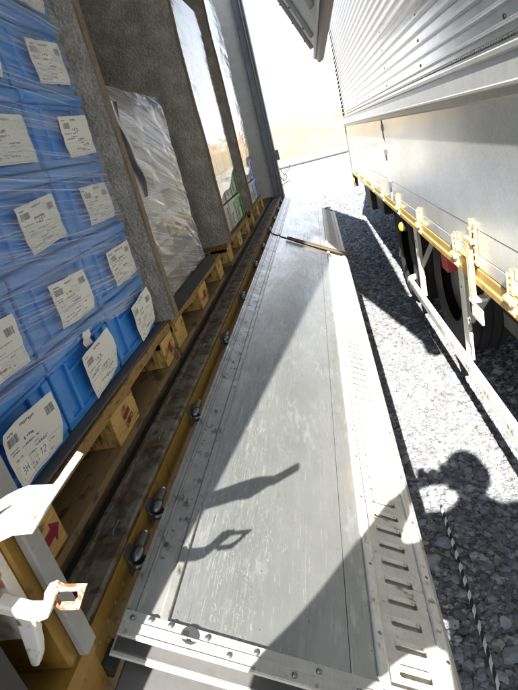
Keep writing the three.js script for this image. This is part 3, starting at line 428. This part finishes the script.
// blue containers: three columns, six rows
const CB = PT + 0.012, CH = 0.2, COLS = [1.345, 0.98, 0.615], CW = 0.365;
{
  const W = 0.356;
  const core = merge([bx(-0.52, -0.014, 0.006, 0.197, 0.006, W - 0.006, 0.006)]);
  const rim = merge([bx(-0.53, 0.004, 0.165, 0.196, 0, W, 0.007), bx(-0.525, -0.006, 0.15, 0.162, 0.003, W - 0.003, 0.003)]);
  const baseF = bx(-0.525, -0.006, 0.0, 0.02, 0.004, W - 0.004, 0.004);
  const ribG = bx(-0.02, -0.004, 0.02, 0.152, -0.007, 0.007, 0.003), cornerG = bx(-0.04, -0.002, 0.018, 0.155, 0, 0.03, 0.005), ledge = bx(-0.02, -0.005, 0.118, 0.126, 0.09, 0.27, 0.002);
  const lab = [0, 1, 2].map(k => paper(0.19, 0.112, 0.004, 60 + k)), curl = [0, 1, 2].map(k => paper(0.165, 0.13, 0.014 + 0.007 * k, 70 + k));
  const colName = ['against the grey board', 'one column away from the grey board', 'beside the rear post'], rowName = ['bottom row', 'second row up', 'third row up', 'fourth row up', 'fifth row up', 'top row'];
  COLS.forEach((F0, c) => {
    for (let r = 0; r < 6; r++) {
      const B = thing('container', `blue plastic container, ${rowName[r]} of the column ${colName[c]}`, 'container', 'blue containers on the near pallet');
      const dx = r ? rr(-0.004, 0.003) : [0, 0.006, 0.012][c] * 0.5;
      mesh('body', core, M.blue, B); mesh('rim', rim, M.blue, B); mesh('base_flange', baseF, M.blue, B); mesh('ledge', ledge, M.blue, B);
      for (const f of [0.085, 0.275]) mesh('rib', ribG, M.blue, B).position.z = -f;
      for (const f of [0.002, W - 0.032]) mesh('corner_rib', cornerG, M.blue, B).position.z = -f;
      const l = mesh('label_sheet', r ? lab[(r + c) % 3] : curl[c], labelMats[r === 0 && c === 2 ? 7 : (r * 3 + c * 2) % 7], B);
      l.position.set(r ? 0.001 : 0.006, r ? 0.076 : 0.085, r ? -0.23 - rr(-0.008, 0.012) : -[0.245, 0.215, 0.205][c]); l.rotation.x = r ? rr(-0.05, 0.08) : [0.15, 0.12, 0.02][c];
      if (r === 0 && c === 1) { const t = mesh('tag', paper(0.04, 0.04, 0.004, 80), std({ color: 0xe9e6e0, roughness: 0.7, side: THREE.DoubleSide }), B); t.position.set(0.004, 0.165, -0.2); }
      B.position.copy(V(-0.7 + dx, CB + r * CH, F0 + 0.002)); B.rotation.y = rr(-0.008, 0.008);
    }
  });
  // stretch film round rows two to six
  const pts = [], F0 = 0.6, F1 = 1.716, h1 = CB + 6 * CH + 0.01, nF = 70, nh = 60;
  const g = new THREE.PlaneGeometry(1, 1, nF, nh), p = g.attributes.position, uv = g.attributes.uv;
  for (let i = 0; i < p.count; i++) {
    const u = p.getX(i) + 0.5, v = p.getY(i) + 0.5, F = F0 + u * (F1 + 0.22 - F0), lo = CB + 0.19 - 0.06 * u + 0.012 * Math.sin(u * 17), h = lo + v * (h1 - lo);
    const n = fbm(md(u * 0.9, 1), md(v * 0.9, 1), 5, 22, 91, 3) - 0.5, row = Math.abs(md((h - CB) / CH + 0.14, 1) - 0.14) ;
    const out = -0.694 + 0.006 + n * 0.014 - 0.006 * Math.min(1, row * 2.2);
    if (F <= F1) p.setXYZ(i, out, h, -F); else p.setXYZ(i, out - (F - F1), h, -(F1 + 0.006 + n * 0.006));
    uv.setXY(i, h + 0.1 * F, F);
  }
  g.computeVertexNormals();
  solo('stretch_film', g, M.filmBlue, 'clear stretch film wound round the blue containers', 'film');
}
// grey speckled boards standing between the pallets
for (const [F, h, w, l] of [[1.742, 2.95, 1.2, 'grey speckled board standing between the blue containers and the wrapped cartons'], [3.1, 3.0, 1.5, 'grey speckled board standing behind the film-wrapped cartons'], [4.44, 3.0, 1.4, 'narrow-looking grey speckled board between the two tall crate stacks']]) {
  const B = thing('padding_board', l, 'board', 'grey boards between the pallets');
  const X1 = F < 2 ? -0.634 : F < 4 ? -0.622 : -0.63;
  mesh('sheet', jitter(seg(X1 - w, X1, FLOOR + 0.16, h, F, F + 0.032, 10, 60, 1), 0.007, 0.5), M.speckle, B);
  mesh('edge_band', jitter(seg(X1 - 0.004, X1 + 0.004, FLOOR + 0.165, h - 0.01, F - 0.003, F + 0.035, 1, 60, 1), 0.006, 0.5), M.boardEdge, B);
  base(B, X1 - w / 2, FLOOR + 0.16, F);
}
// film-wrapped cartons on the second pallet
{
  const T0 = PT + 0.002;
  const tray = thing('plastic_tray', 'dark plastic tray with turned-up corners under the wrapped cartons', 'tray');
  mesh('tray_base', bx(-1.6, -0.672, T0, T0 + 0.05, 1.79, 2.66, 0.01), M.rubber, tray);
  mesh('tray_lip', exF([[-0.7, T0 + 0.05], [-0.672, T0 + 0.05], [-0.648, T0 + 0.004], [-0.66, T0 + 0.001], [-0.7, T0 + 0.02]], 1.79, 2.67), M.rubber, tray);
  base(tray, -1.1, T0, 2.2);
  const cols = [[1.83, 2.2], [2.21, 2.58]]; let n = 0;
  for (let c = 0; c < 2; c++) for (let r = 0; r < 4; r++) {
    const k = thing('carton', `${['brown', 'white', 'grey'][(r + 2 * c) % 3]} carton inside the glossy film wrap, ${['bottom', 'second', 'third', 'top'][r]} row, ${c ? 'far' : 'near'} column`, 'carton', 'wrapped cartons');
    const y0 = T0 + 0.052 + r * 0.195;
    mesh('box', bx(-1.25, -0.7 + rr(-0.006, 0.006), y0, y0 + 0.19, cols[c][0], cols[c][1], 0.006), [M.cardboard, M.cartonWhite, M.cartonGrey][(r + 2 * c) % 3], k);
    mesh('tape', bx(-0.702, -0.692, y0 + 0.075, y0 + 0.115, cols[c][0] + 0.004, cols[c][1] - 0.004, 0.002), M.cartonWhite, k);
    base(k, -1, y0, cols[c][0]);
  }
  const ring = [[-1.3, 1.79], [-0.95, 1.79], [-0.72, 1.79], [-0.683, 1.81], [-0.68, 1.95], [-0.68, 2.2], [-0.68, 2.45], [-0.683, 2.6], [-0.72, 2.62], [-0.95, 2.62], [-1.3, 2.62]];
  const nu = 120, nv = 70, pos = [], uv = [], idx = [];
  const cv = new THREE.CatmullRomCurve3(ring.map(q => V(q[0], 0, q[1])), false, 'catmullrom', 0.15);
  let len = 0, prev = null;
  for (let i = 0; i <= nu; i++) {
    const q = cv.getPoint(i / nu); if (prev) len += q.distanceTo(prev); prev = q;
    for (let j = 0; j <= nv; j++) {
      const v = j / nv, tw = fbm(md(i / nu * 1, 1), v * 0.99, 20, 10, 95, 3) - 0.5, dg = fbm(md(i / nu * 0.5 + v * 0.35, 1), md(v * 0.2, 1), 60, 3, 97, 2) - 0.5, off = tw * 0.007 + dg * 0.008, close = ss(0.93, 1, v) * 0.02;
      const fr = q.x > -0.7 ? 1 : 0;
      pos.push(q.x + (fr ? off : 0) - close, T0 + 0.03 + v * 0.815 + (v > 0.97 ? 0.02 * (fbm(i / nu * 0.99, 0.5, 14, 2, 99, 2) - 0.2) : 0), q.z + (fr ? 0 : (q.z > -2.2 ? -off * 0.5 : off * 0.5)));
      uv.push(v * 0.815 + len * 0.25, len);
    }
  }
  for (let i = 0; i < nu; i++) for (let j = 0; j < nv; j++) { const a = i * (nv + 1) + j; idx.push(a, a + nv + 1, a + 1, a + 1, a + nv + 1, a + nv + 2); }
  const g = new THREE.BufferGeometry(); g.setAttribute('position', new THREE.Float32BufferAttribute(pos, 3)); g.setAttribute('uv', new THREE.Float32BufferAttribute(uv, 2)); g.setIndex(idx); g.computeVertexNormals();
  solo('carton_film', g, M.filmGloss, 'glossy creased stretch film round the stack of cartons', 'film');
  const bl = new THREE.PlaneGeometry(0.13, 0.34, 20, 20), p = bl.attributes.position;
  for (let i = 0; i < p.count; i++) { p.setZ(i, 0.005 * Math.sin(p.getX(i) * 45 + p.getY(i) * 19) + 0.004 * Math.sin(p.getY(i) * 43)); p.setX(i, p.getX(i) - 0.12 * p.getY(i) * (p.getX(i) > 0 ? 1 : 0)); }
  bl.rotateY(Math.PI / 2); bl.translate(-0.664, T0 + 0.62, -1.885); bl.computeVertexNormals();
  solo('black_wrap', uvm(bl), std({ color: 0x2e2f30, roughness: 0.3, side: THREE.DoubleSide }), 'black plastic wrap on the near corner of the carton stack', 'film');
}
// two tall stacks of crates in film
{
  const W = 0.3, H = 0.198;
  const proto = {};
  for (const [k, m] of [['grey', M.crateGrey], ['green', M.crateGreen], ['blue', M.crateBlue]]) {
    const c = new THREE.Group(); c.name = k + '_crate';
    mesh('body', merge([bx(-0.44, -0.01, 0.004, 0.19, 0.006, W - 0.006, 0.005), bx(-0.02, -0.002, 0.01, 0.165, 0.004, 0.03, 0.003), bx(-0.02, -0.002, 0.01, 0.165, W - 0.03, W - 0.004, 0.003)]), m, c);
    mesh('rim', bx(-0.45, 0, 0.165, 0.194, 0, W, 0.005), m, c);
    mesh('card', bx(-0.0095, -0.003, 0.03, 0.1, 0.1, 0.19, 0.001), M.cartonWhite, c);
    proto[k] = c;
  }
  const stacks = [[3.33, 0.302, 7, [['grey', 'grey', 'grey', 'blue', 'grey', 'grey', 'green'], ['grey', 'grey', 'grey', 'grey', 'blue', 'grey', 'green'], ['green', 'green', 'green', 'blue', 'grey', 'grey', 'green']], 'in the tall stack beside the board behind the cartons'], [4.56, 0.302, 8, [['grey', 'grey', 'grey', 'grey', 'green', 'grey', 'grey', 'grey'], ['grey', 'grey', 'grey', 'grey', 'grey', 'grey', 'grey', 'grey'], ['blue', 'blue', 'blue', 'grey', 'grey', 'grey', 'grey', 'grey']], 'in the tall stack nearest the front wall']];
  for (const [F0, w, n, cols, where] of stacks) cols.forEach((col, c) => col.forEach((k, r) => { const m = copy(proto[k], null, -0.676 + rr(-0.003, 0.003), PT + 0.004 + r * H, F0 + c * w); tag(m, `${k} plastic crate ${where}`, 'crate', `${k} crates ${where}`); }));
  for (const [F0, F1, h1, l] of [[3.31, 4.25, 2.62, 'clear film round the stack with green crates'], [4.54, 5.5, 2.9, 'clear film round the stack with blue crates']]) {
    const lo = 1.42, g = new THREE.PlaneGeometry(F1 - F0, h1 - lo, 30, 50), p = g.attributes.position;
    for (let i = 0; i < p.count; i++) p.setZ(i, 0.004 * (fbm(md(p.getX(i) * 0.7, 1), md(p.getY(i) * 0.5, 1), 4, 6, 105, 3) - 0.5));
    g.rotateY(Math.PI / 2); g.translate(-0.668, (h1 + lo) / 2, -(F0 + F1) / 2);
    const q = g.attributes.position, uv = g.attributes.uv; for (let i = 0; i < q.count; i++) { const v = (q.getY(i) - lo) / (h1 - lo), u = (-q.getZ(i) - F0) / (F1 - F0); q.setY(i, q.getY(i) + (1 - v) * (0.02 * Math.sin(u * 9) - 0.06 + 0.16 * u)); uv.setXY(i, q.getY(i), q.getZ(i)); }
    g.computeVertexNormals();
    solo('crate_film', g, M.filmMirror, l, 'film');
  }
}
// ---------------------------------------------------------------- the second lorry on the right
{
  const R = thing('parked_lorry', 'closed silver box lorry with a ribbed side and yellow side sill, standing alongside', 'lorry');
  R.position.set(0.6, EYE, 0); R.rotation.set(-0.54 * Math.PI / 180, 0.64 * Math.PI / 180, 0, 'YXZ');
  const A = -1.6, Z = 8.7, dn = (g) => g.translate(0, -EYE, 0), pm = (n, g, m, par = R) => mesh(n, dn(g), m, par);
  const rv = (par, m, x, y, F, r, n, f, nm) => rivet(par, m, x, y - EYE, F, r, n, f, nm);
  pm('body', bx(0.05, 2.4, 1.0, 3.36, A, Z), M.greyPaint);
  // closed drop sides: two lengths, each of three long boards
  for (const [F0, F1] of [[A, 4.46], [4.54, Z - 0.06]]) {
    const d = grp('drop_side', R);
    for (const [h0, h1, x] of [[0.99, 1.047, 0], [1.0495, 1.157, 0.0015], [1.1595, 1.64, 0]]) pm('board', bx(x, 0.04, h0, h1, F0, F1, 0.002), M.galv, d);
  }
  pm('joint_post', bx(0.012, 0.045, 0.99, 1.64, 4.464, 4.536), M.steelDark);
  for (const h of [1.1, 1.36, 1.55]) pm('joint_clip', bx(-0.012, 0.011, h, h + 0.05, 4.475, 4.525, 0.003), M.steel);
  pm('end_post', bx(-0.01, 0.06, 0.7, 3.36, Z - 0.055, Z + 0.02, 0.004), M.steelDark);
  // lower rail of the wing: stepped band
  pm('wing_rail', exF([[0.045, 1.632], [-0.012, 1.632], [-0.02, 1.64], [-0.022, 1.664], [-0.03, 1.668], [-0.03, 1.676], [-0.02, 1.68], [-0.01, 1.752], [-0.018, 1.758], [-0.018, 1.771], [-0.01, 1.776], [0.045, 1.776]].reverse(), A, Z), M.bandGrey);
  // ribbed side sheet
  const pr = []; for (let h = 1.818; h < 3.3; h += 0.0555) pr.push([0.01, h], [-0.006, h + 0.004], [-0.012, h + 0.008], [-0.012, h + 0.013], [-0.006, h + 0.017], [0.01, h + 0.021]);
  pm('ribbed_side', exF([[0.045, 1.778], [0.01, 1.778], ...pr, [0.01, 3.33], [0.045, 3.33]].reverse(), A, Z), M.corrug);
  const row = []; for (let F = 0.9; F < 8; F += 0.024) { const s = new THREE.CylinderGeometry(0.0062, 0.0072, 0.008, 8); s.rotateZ(Math.PI / 2); s.translate(0.006, 1.795, -F); row.push(s); }
  pm('stud_row', merge(row), M.steel).userData.kind = 'stuff';
  for (const F of [0.6, 1.75, 2.9, 4.05, 5.2, 6.4]) for (let k = 0; k < 14; k++) rv(R, M.steel, 0.01, 1.848 + k * 0.0555 * 2, F, 0.008, '-x', 0.6);
  pm('roof_rail', bx(-0.02, 0.06, 3.331, 3.41, A, Z, 0.006), M.bandGrey);
  // sill
  const sill = pm('side_sill', exF([[0.09, 0.914], [0.09, 0.986], [0.0, 0.986], [-0.004, 0.982], [-0.004, 0.945], [-0.012, 0.94], [-0.012, 0.914], [-0.006, 0.908], [0.04, 0.908], [0.04, 0.914]].reverse(), A, Z), M.goldSill);
  // hinges of the closed drop sides
  for (const F of [0.4, 1.05, 1.77, 2.49, 3.35, 4.16, 5.02, 5.8, 6.6, 7.4, 8.2]) {
    const h = grp('hinge', R);
    pm('strap', bx(-0.008, -0.0005, 0.99, 1.085, F - 0.014, F + 0.016, 0.003), M.goldPale, h);
    pm('edge_bar', bx(-0.018, -0.0085, 0.995, 1.075, F + 0.009, F + 0.016, 0.002), M.goldPale, h);
    for (const y of [1.015, 1.04, 1.066]) rv(h, M.goldPale, -0.008, y, F - 0.003, 0.0075, '-x', 0.9, 'bolt');
    pm('knuckle', merge([cyl(V(-0.02, 0.98, F - 0.05), V(-0.02, 0.98, F + 0.02), 0.014), cyl(V(-0.02, 0.98, F - 0.06), V(-0.02, 0.98, F - 0.0505), 0.009)]), M.goldPale, h);
    pm('lower_leaf', bx(-0.018, -0.0045, 0.922, 0.965, F - 0.045, F + 0.008, 0.003), M.goldPale, h);
    for (const f of [-0.034, -0.008]) rv(h, M.goldPale, -0.018, 0.938, F + f, 0.007, '-x', 0.9, 'bolt');
  }
  // drop side latch
  {
    const l = grp('drop_side_latch', R), F = 2.2;
    pm('strap', bx(-0.01, -0.0005, 1.0, 1.19, F + 0.012, F + 0.036, 0.003), M.goldPale, l); pm('strap', bx(-0.01, -0.0005, 1.0, 1.185, F - 0.055, F - 0.028, 0.003), M.goldPale, l);
    for (const y of [1.02, 1.05, 1.08, 1.15]) { rv(l, M.goldPale, -0.01, y, F + 0.024, 0.0075, '-x', 0.9, 'bolt'); rv(l, M.goldPale, -0.01, y, F - 0.042, 0.0075, '-x', 0.9, 'bolt'); }
    pm('handle', bx(-0.032, -0.011, 1.1, 1.118, F - 0.065, F + 0.05, 0.003), M.goldPale, l);
    pm('bar', bx(-0.034, -0.0125, 0.845, 1.099, F - 0.022, F - 0.003, 0.003), M.goldPale, l); pm('bar', bx(-0.034, -0.0125, 0.845, 1.099, F + 0.003, F + 0.02, 0.003), M.goldPale, l);
    pm('foot', merge([bx(-0.036, 0.03, 0.828, 0.844, F - 0.03, F + 0.026, 0.003), bx(-0.03, -0.02, 0.76, 0.827, F - 0.13, F + 0.01, 0.002)]), M.whitePaint, l);
  }
  // side guard: rail, tapering posts, braces
  const sg = grp('side_guard', R);
  pm('rail', exF([[-0.012, 0.335], [-0.012, 0.385], [-0.006, 0.392], [0.02, 0.392], [0.02, 0.386], [-0.003, 0.384], [-0.003, 0.336], [0.02, 0.334], [0.02, 0.328], [-0.006, 0.328]].reverse(), -0.4, 4.1), M.whitePaint, sg);
  pm('rail_end', tube([V(0.004, 0.36, 4.09), V(0.006, 0.36, 4.16), V(0.03, 0.36, 4.22), V(0.1, 0.36, 4.25)], 0.026, 16, 10), M.whitePaint, sg);
  for (const F of [0.2, 2.56, 3.74]) {
    const po = new THREE.ExtrudeGeometry(shp([[F - 0.03, 0.34], [F + 0.03, 0.34], [F + 0.046, 0.9], [F - 0.03, 0.9]]), { depth: 0.008, bevelEnabled: false }); po.rotateY(Math.PI / 2); po.translate(0.021, 0, 0);
    pm('guard_post', uvm(po), M.whitePaint, sg);
    pm('guard_flange', bx(0.0295, 0.06, 0.34, 0.9, F + 0.022, F + 0.029, 0.002), M.whitePaint, sg);
    pm('brace', (() => { const g = bx(-0.004, 0.004, 0, 0.36, -0.022, 0.022, 0.002); g.rotateX(0.7); g.rotateY(0.35); g.translate(0.045, 0.6, -(F - 0.03)); return uvm(g); })(), M.greyPaint, sg);
    for (const y of [0.4, 0.78]) rv(sg, M.steelDark, 0.0205, y, F + 0.004, 0.007, '-x', 0.6, 'bolt');
  }
  // under the body
  for (const x of [0.75, 1.55]) pm('chassis_rail', bx(x, x + 0.1, 0.6, 0.99, A, Z - 0.3), M.chassis);
  for (let F = -1; F < 8.4; F += 0.62) pm('cross_bearer', bx(0.1, 2.3, 0.91, 0.985, F, F + 0.06), M.chassis);
  pm('red_box', bx(0.04, 0.09, 0.75, 0.9, 2.93, 3.06, 0.006), M.red);
  const tb = grp('tool_tray', R);
  pm('tray', bx(0.05, 0.5, 0.75, 0.76, 1.0, 2.05, 0.003), M.chassis, tb); pm('tray_side', bx(0.05, 0.06, 0.7605, 0.82, 1.0, 2.05, 0.003), M.chassis, tb); pm('tray_end', bx(0.0605, 0.5, 0.7605, 0.85, 2.04, 2.05, 0.003), M.greyPaint, tb);
  pm('green_block', bx(0.065, 0.28, 0.761, 0.86, 1.5, 1.82, 0.005), M.green, tb);
  pm('hanger', bx(0.07, 0.09, 0.82, 0.99, 1.9, 1.96, 0.002), M.greyPaint, tb);
  // wheels
  const prof = [[0.26, -0.12], [0.3, -0.13], [0.42, -0.135], [0.46, -0.125], [0.48, -0.1], [0.482, -0.07], [0.474, -0.066], [0.474, -0.056], [0.483, -0.052], [0.483, -0.006], [0.474, -0.003], [0.474, 0.003], [0.483, 0.006], [0.483, 0.052], [0.474, 0.056], [0.474, 0.066], [0.482, 0.07], [0.48, 0.1], [0.46, 0.125], [0.42, 0.135], [0.3, 0.13], [0.26, 0.12]];
  for (const [F, x] of [[3.42, 0.28], [4.58, 0.2], [-0.9, 0.24]]) {
    const w = grp('wheel', R); const up = 0.483 + 0.0094 * F;
    const t = new THREE.LatheGeometry(prof.map(q => new THREE.Vector2(q[0], q[1])), 48); t.rotateZ(Math.PI / 2); t.translate(x, up, -F); pm('tyre', t, M.tyre, w);
    const rm = new THREE.LatheGeometry([[0, 0.0], [0.09, 0.0], [0.1, 0.03], [0.2, 0.05], [0.24, -0.05], [0.262, -0.09], [0.272, -0.115]].map(q => new THREE.Vector2(q[0], q[1])), 36); rm.rotateZ(Math.PI / 2); rm.translate(x - 0.02, up, -F); pm('rim', rm, M.chassis, w);
    pm('hub', cyl(V(x - 0.07, up, F), V(x, up, F), 0.08, 0.09, 20), M.chassis, w);
    const t2 = new THREE.LatheGeometry(prof.map(q => new THREE.Vector2(q[0], q[1])), 40); t2.rotateZ(Math.PI / 2); t2.translate(2.1, up, -F); pm('tyre', t2, M.tyre, w);
    pm('axle', cyl(V(x, up, F), V(2.1, up, F), 0.06), M.chassis, w);
  }
  pm('mudflap', jitter(seg(0.08, 0.55, 0.32, 0.9, 5.14, 5.152, 6, 8, 1), 0.008, 0.5), M.rubber);
  pm('mudguard', bx(0.06, 0.5, 0.66, 0.9, 5.7, 6.3, 0.02), M.chassis);
  pm('battery_box', bx(0.08, 0.5, 0.5, 0.9, 7.2, 7.9, 0.02), M.chassis);
  for (const [F, h] of [[4.08, 0.835], [8.4, 0.83]]) {
    const l = grp('marker_lamp', R); pm('lamp_base', cyl(V(-0.012, h, F), V(0.02, h, F), 0.04, 0.04, 18), M.black, l);
    const d = new THREE.SphereGeometry(0.036, 18, 12); d.scale(0.7, 1, 1); d.translate(-0.014, h, -F); pm('lens', d, M.lampYellow, l);
  }
}
// black and white striped rope on the stones
{
  const cv = new THREE.CatmullRomCurve3([V(0.246, 0.034, 1.8), V(0.243, 0.04, 1.6), V(0.238, 0.042, 1.3), V(0.233, 0.048, 1.0), V(0.231, 0.04, 0.7), V(0.22, 0.045, 0.3)]);
  const g = new THREE.TubeGeometry(cv, 420, 0.0062, 12), p = g.attributes.position, nrm = g.attributes.normal, uv = g.attributes.uv, L = cv.getLength();
  for (let i = 0; i < p.count; i++) { const s = uv.getX(i) * L, a = uv.getY(i) * Math.PI * 2, k = 0.0015 * Math.cos(3 * (a + s * 70)); p.setXYZ(i, p.getX(i) + nrm.getX(i) * k, p.getY(i) + nrm.getY(i) * k, p.getZ(i) + nrm.getZ(i) * k); uv.setXY(i, s, uv.getY(i)); }
  g.computeVertexNormals();
  const t = new Img(64, 64, (u, v) => { const q = md(u + v, 1); const f = 0.9 + 0.2 * hash(u * 64, v * 64, 3); return q < 0.5 ? [0.74 * f, 0.73 * f, 0.69 * f] : [0.1 * f, 0.1 * f, 0.11 * f]; }).tex(0.062, 1);
  solo('striped_rope', g, std({ map: t, roughness: 0.9 }), 'black and white twisted rope lying on the gravel between the lorries', 'rope');
}
// ---------------------------------------------------------------- the photographer, standing behind the lens
{
  const v3 = (x, y, F) => new THREE.Vector3(x, y, -F);
  const cone = (p, a, b, ra, rb) => { const abx = b.x - a.x, aby = b.y - a.y, abz = b.z - a.z, px = p[0] - a.x, py = p[1] - a.y, pz = p[2] - a.z, t = clamp((px * abx + py * aby + pz * abz) / (abx * abx + aby * aby + abz * abz + 1e-9)); return Math.hypot(px - abx * t, py - aby * t, pz - abz * t) - (ra + (rb - ra) * t); };
  const smin = (a, b, k) => { const h = Math.max(k - Math.abs(a - b), 0) / k; return Math.min(a, b) - h * h * k / 4; };
  function flesh(bones, k, c, half, res) {
    const mc = new MarchingCubes(res, M.black, false, false, 220000); mc.isolation = 0;
    const H = res / 2, p = [0, 0, 0];
    for (let z = 0; z < res; z++) for (let y = 0; y < res; y++) for (let x = 0; x < res; x++) {
      p[0] = c.x + (x - H) / H * half; p[1] = c.y + (y - H) / H * half; p[2] = c.z + (z - H) / H * half;
      let d = 1e3; for (const b of bones) d = smin(d, cone(p, b[0], b[1], b[2], b[3]), b[4] ?? k);
      mc.field[x + y * res + z * res * res] = -d;
    }
    mc.update();
    const n = mc.count, g = new THREE.BufferGeometry(); g.setAttribute('position', new THREE.BufferAttribute(mc.positionArray.slice(0, n * 3), 3));
    g.scale(half, half, half); g.translate(c.x, c.y, c.z);
    const w = mergeVertices(g, half / res * 0.05); w.computeVertexNormals(); const o = w.toNonIndexed(); o.setAttribute('uv', new THREE.BufferAttribute(new Float32Array(o.attributes.position.count * 2), 2)); return o;
  }
  const P = thing('person', 'person in a dark jacket and trousers holding a compact camera at eye level', 'person');
  const J = { pel: v3(0.12, 0.96, -0.2), wai: v3(0.12, 1.12, -0.19), che: v3(0.12, 1.33, -0.17), neck: v3(0.13, 1.5, -0.15), sl: v3(-0.06, 1.46, -0.15), sr: v3(0.31, 1.46, -0.15), el: v3(-0.31, 1.29, -0.06), er: v3(0.4, 1.22, -0.06), wl: v3(-0.105, 1.62, -0.05), wr: v3(0.12, 1.61, -0.055), hl: v3(0.03, 0.93, -0.2), hr: v3(0.21, 0.93, -0.2), kl: v3(0.0, 0.5, -0.17), kr: v3(0.24, 0.5, -0.2), al: v3(-0.01, 0.1, -0.22), ar: v3(0.26, 0.1, -0.26) };
  const skin = std({ color: 0xb98a6a, roughness: 0.6 }), cloth = std({ color: 0x2b3340, roughness: 0.9 }), trou = std({ color: 0x30343a, roughness: 0.9 }), shoe = std({ color: 0x1c1b1a, roughness: 0.7 }), capM = std({ color: 0x2e3b55, roughness: 0.85 });
  // head, neck and both hands on one inner body
  const hd = v3(0.14, 1.69, -0.13), o = (x, y, F) => v3(hd.x + x, hd.y + y, -hd.z + F);
  const head = flesh([[o(0, 0.03, -0.02), o(0, 0.04, 0.02), 0.088, 0.08], [o(0, -0.02, 0.02), o(0, -0.08, 0.055), 0.07, 0.036], [o(0, -0.005, 0.085), o(0, -0.03, 0.112), 0.011, 0.016, 0.012], [o(-0.03, 0.022, 0.085), o(0.03, 0.022, 0.085), 0.012, 0.012, 0.02], [o(-0.083, 0, 0), o(-0.088, -0.035, 0.005), 0.012, 0.01, 0.012], [o(0.083, 0, 0), o(0.088, -0.035, 0.005), 0.012, 0.01, 0.012], [o(-0.02, -0.066, 0.085), o(0.02, -0.066, 0.085), 0.009, 0.009, 0.008], [o(0, -0.09, -0.01), v3(0.13, 1.46, -0.16), 0.055, 0.06, 0.05]], 0.04, v3(0.14, 1.66, -0.12), 0.22, 74);
  const body = flesh([[J.pel, J.wai, 0.13, 0.12], [J.wai, J.che, 0.12, 0.135], [J.che, v3(0.13, 1.47, -0.16), 0.1, 0.055], [J.sl, J.sr, 0.06, 0.06], [J.sl, J.el, 0.046, 0.036], [J.el, J.wl, 0.036, 0.024], [J.sr, J.er, 0.046, 0.036], [J.er, J.wr, 0.036, 0.024], [J.hl, J.kl, 0.075, 0.05], [J.kl, J.al, 0.05, 0.035], [J.hr, J.kr, 0.075, 0.05], [J.kr, J.ar, 0.05, 0.035]], 0.05, v3(0.05, 0.82, -0.15), 0.86, 116);
  const hand = (w, s, cx) => {                                   // palm beside the camera body, fingers round its front edge
    const b = [], palm = v3(cx + s * 0.062, 1.672, -0.066); b.push([w, palm, 0.024, 0.026, 0.02], [palm, v3(cx + s * 0.06, 1.7, -0.06), 0.024, 0.02, 0.02]);
    [[1.712, 0.034], [1.695, 0.04], [1.678, 0.04], [1.662, 0.034]].forEach(([y, l], i) => { const r0 = v3(cx + s * 0.07, y - 0.008, -0.05), m = v3(cx + s * 0.067, y, -0.026), e = v3(cx + s * (0.067 - l * 0.75), y + 0.002, -0.02); b.push([palm, r0, 0.012, 0.0098, 0.012], [r0, m, 0.0098, 0.009, 0.004], [m, e, 0.009, 0.0075, 0.004]); });
    const t0 = v3(cx + s * 0.056, 1.664, -0.09), t1 = v3(cx + s * 0.04, 1.682, -0.096), t2 = v3(cx + s * 0.022, 1.694, -0.092); b.push([palm, t0, 0.015, 0.012, 0.012], [t0, t1, 0.012, 0.0105, 0.006], [t1, t2, 0.0105, 0.0085, 0.004]);
    return flesh(b, 0.006, v3(cx + s * 0.07, 1.67, -0.06), 0.09, 56);
  };
  mesh('body', merge([body, head, hand(J.wl, -1, 0), hand(J.wr, 1, 0)]), skin, P);
  mesh('jacket', flesh([[v3(0.12, 0.93, -0.2), J.wai, 0.165, 0.15], [J.wai, J.che, 0.15, 0.16], [J.che, v3(0.13, 1.53, -0.155), 0.12, 0.086], [J.sl, J.sr, 0.085, 0.085], [J.sl, J.el, 0.074, 0.06], [J.el, v3(-0.115, 1.595, -0.052), 0.054, 0.038], [J.sr, J.er, 0.074, 0.06], [J.er, v3(0.135, 1.585, -0.055), 0.06, 0.038]], 0.05, v3(0.05, 1.2, -0.14), 0.5, 84), cloth, P);
  mesh('trousers', flesh([[J.pel, v3(0.12, 0.86, -0.2), 0.14, 0.12], [J.hl, J.kl, 0.098, 0.074], [J.kl, J.al, 0.074, 0.062], [J.hr, J.kr, 0.098, 0.074], [J.kr, J.ar, 0.074, 0.062]], 0.04, v3(0.12, 0.55, -0.2), 0.56, 80), trou, P);
  for (const a of [J.al, J.ar]) mesh('shoe', flesh([[v3(a.x, 0.05, -a.z - 0.04), v3(a.x, 0.042, -a.z + 0.16), 0.046, 0.036], [v3(a.x, 0.05, -a.z - 0.03), v3(a.x, 0.12, -a.z), 0.046, 0.05]], 0.03, v3(a.x, 0.07, -a.z + 0.05), 0.2, 40), shoe, P);
  for (const s of [-1, 1]) { const e = new THREE.SphereGeometry(0.0115, 14, 10); e.translate(hd.x + s * 0.031, hd.y + 0.008, hd.z - 0.084); mesh('eye', e, std({ color: 0xd8d4cc, roughness: 0.3 }), P); }
  const cap = mesh('cap', flesh([[o(0, 0.055, -0.025), o(0, 0.06, 0.02), 0.1, 0.09], [o(-0.05, 0.05, 0.1), o(0.05, 0.05, 0.1), 0.012, 0.012, 0.03]], 0.03, v3(0.14, 1.76, -0.11), 0.17, 48), capM, P);
  base(P, 0.12, 0, -0.2);
  const K = thing('compact_camera', 'small black compact camera held up by the person', 'camera');
  mesh('camera_body', bx(-0.055, 0.055, 1.647, 1.712, -0.085, -0.048, 0.006), M.black, K);
  mesh('lens', cyl(V(0, 1.68, -0.048), V(0, 1.68, -0.012), 0.024, 0.021, 24), M.steelDark, K);
  mesh('shutter_button', cyl(V(0.036, 1.712, -0.066), V(0.036, 1.717, -0.066), 0.007), M.steel, K);
  base(K, 0, 1.647, -0.066);
}

renderer.render(scene, camera);
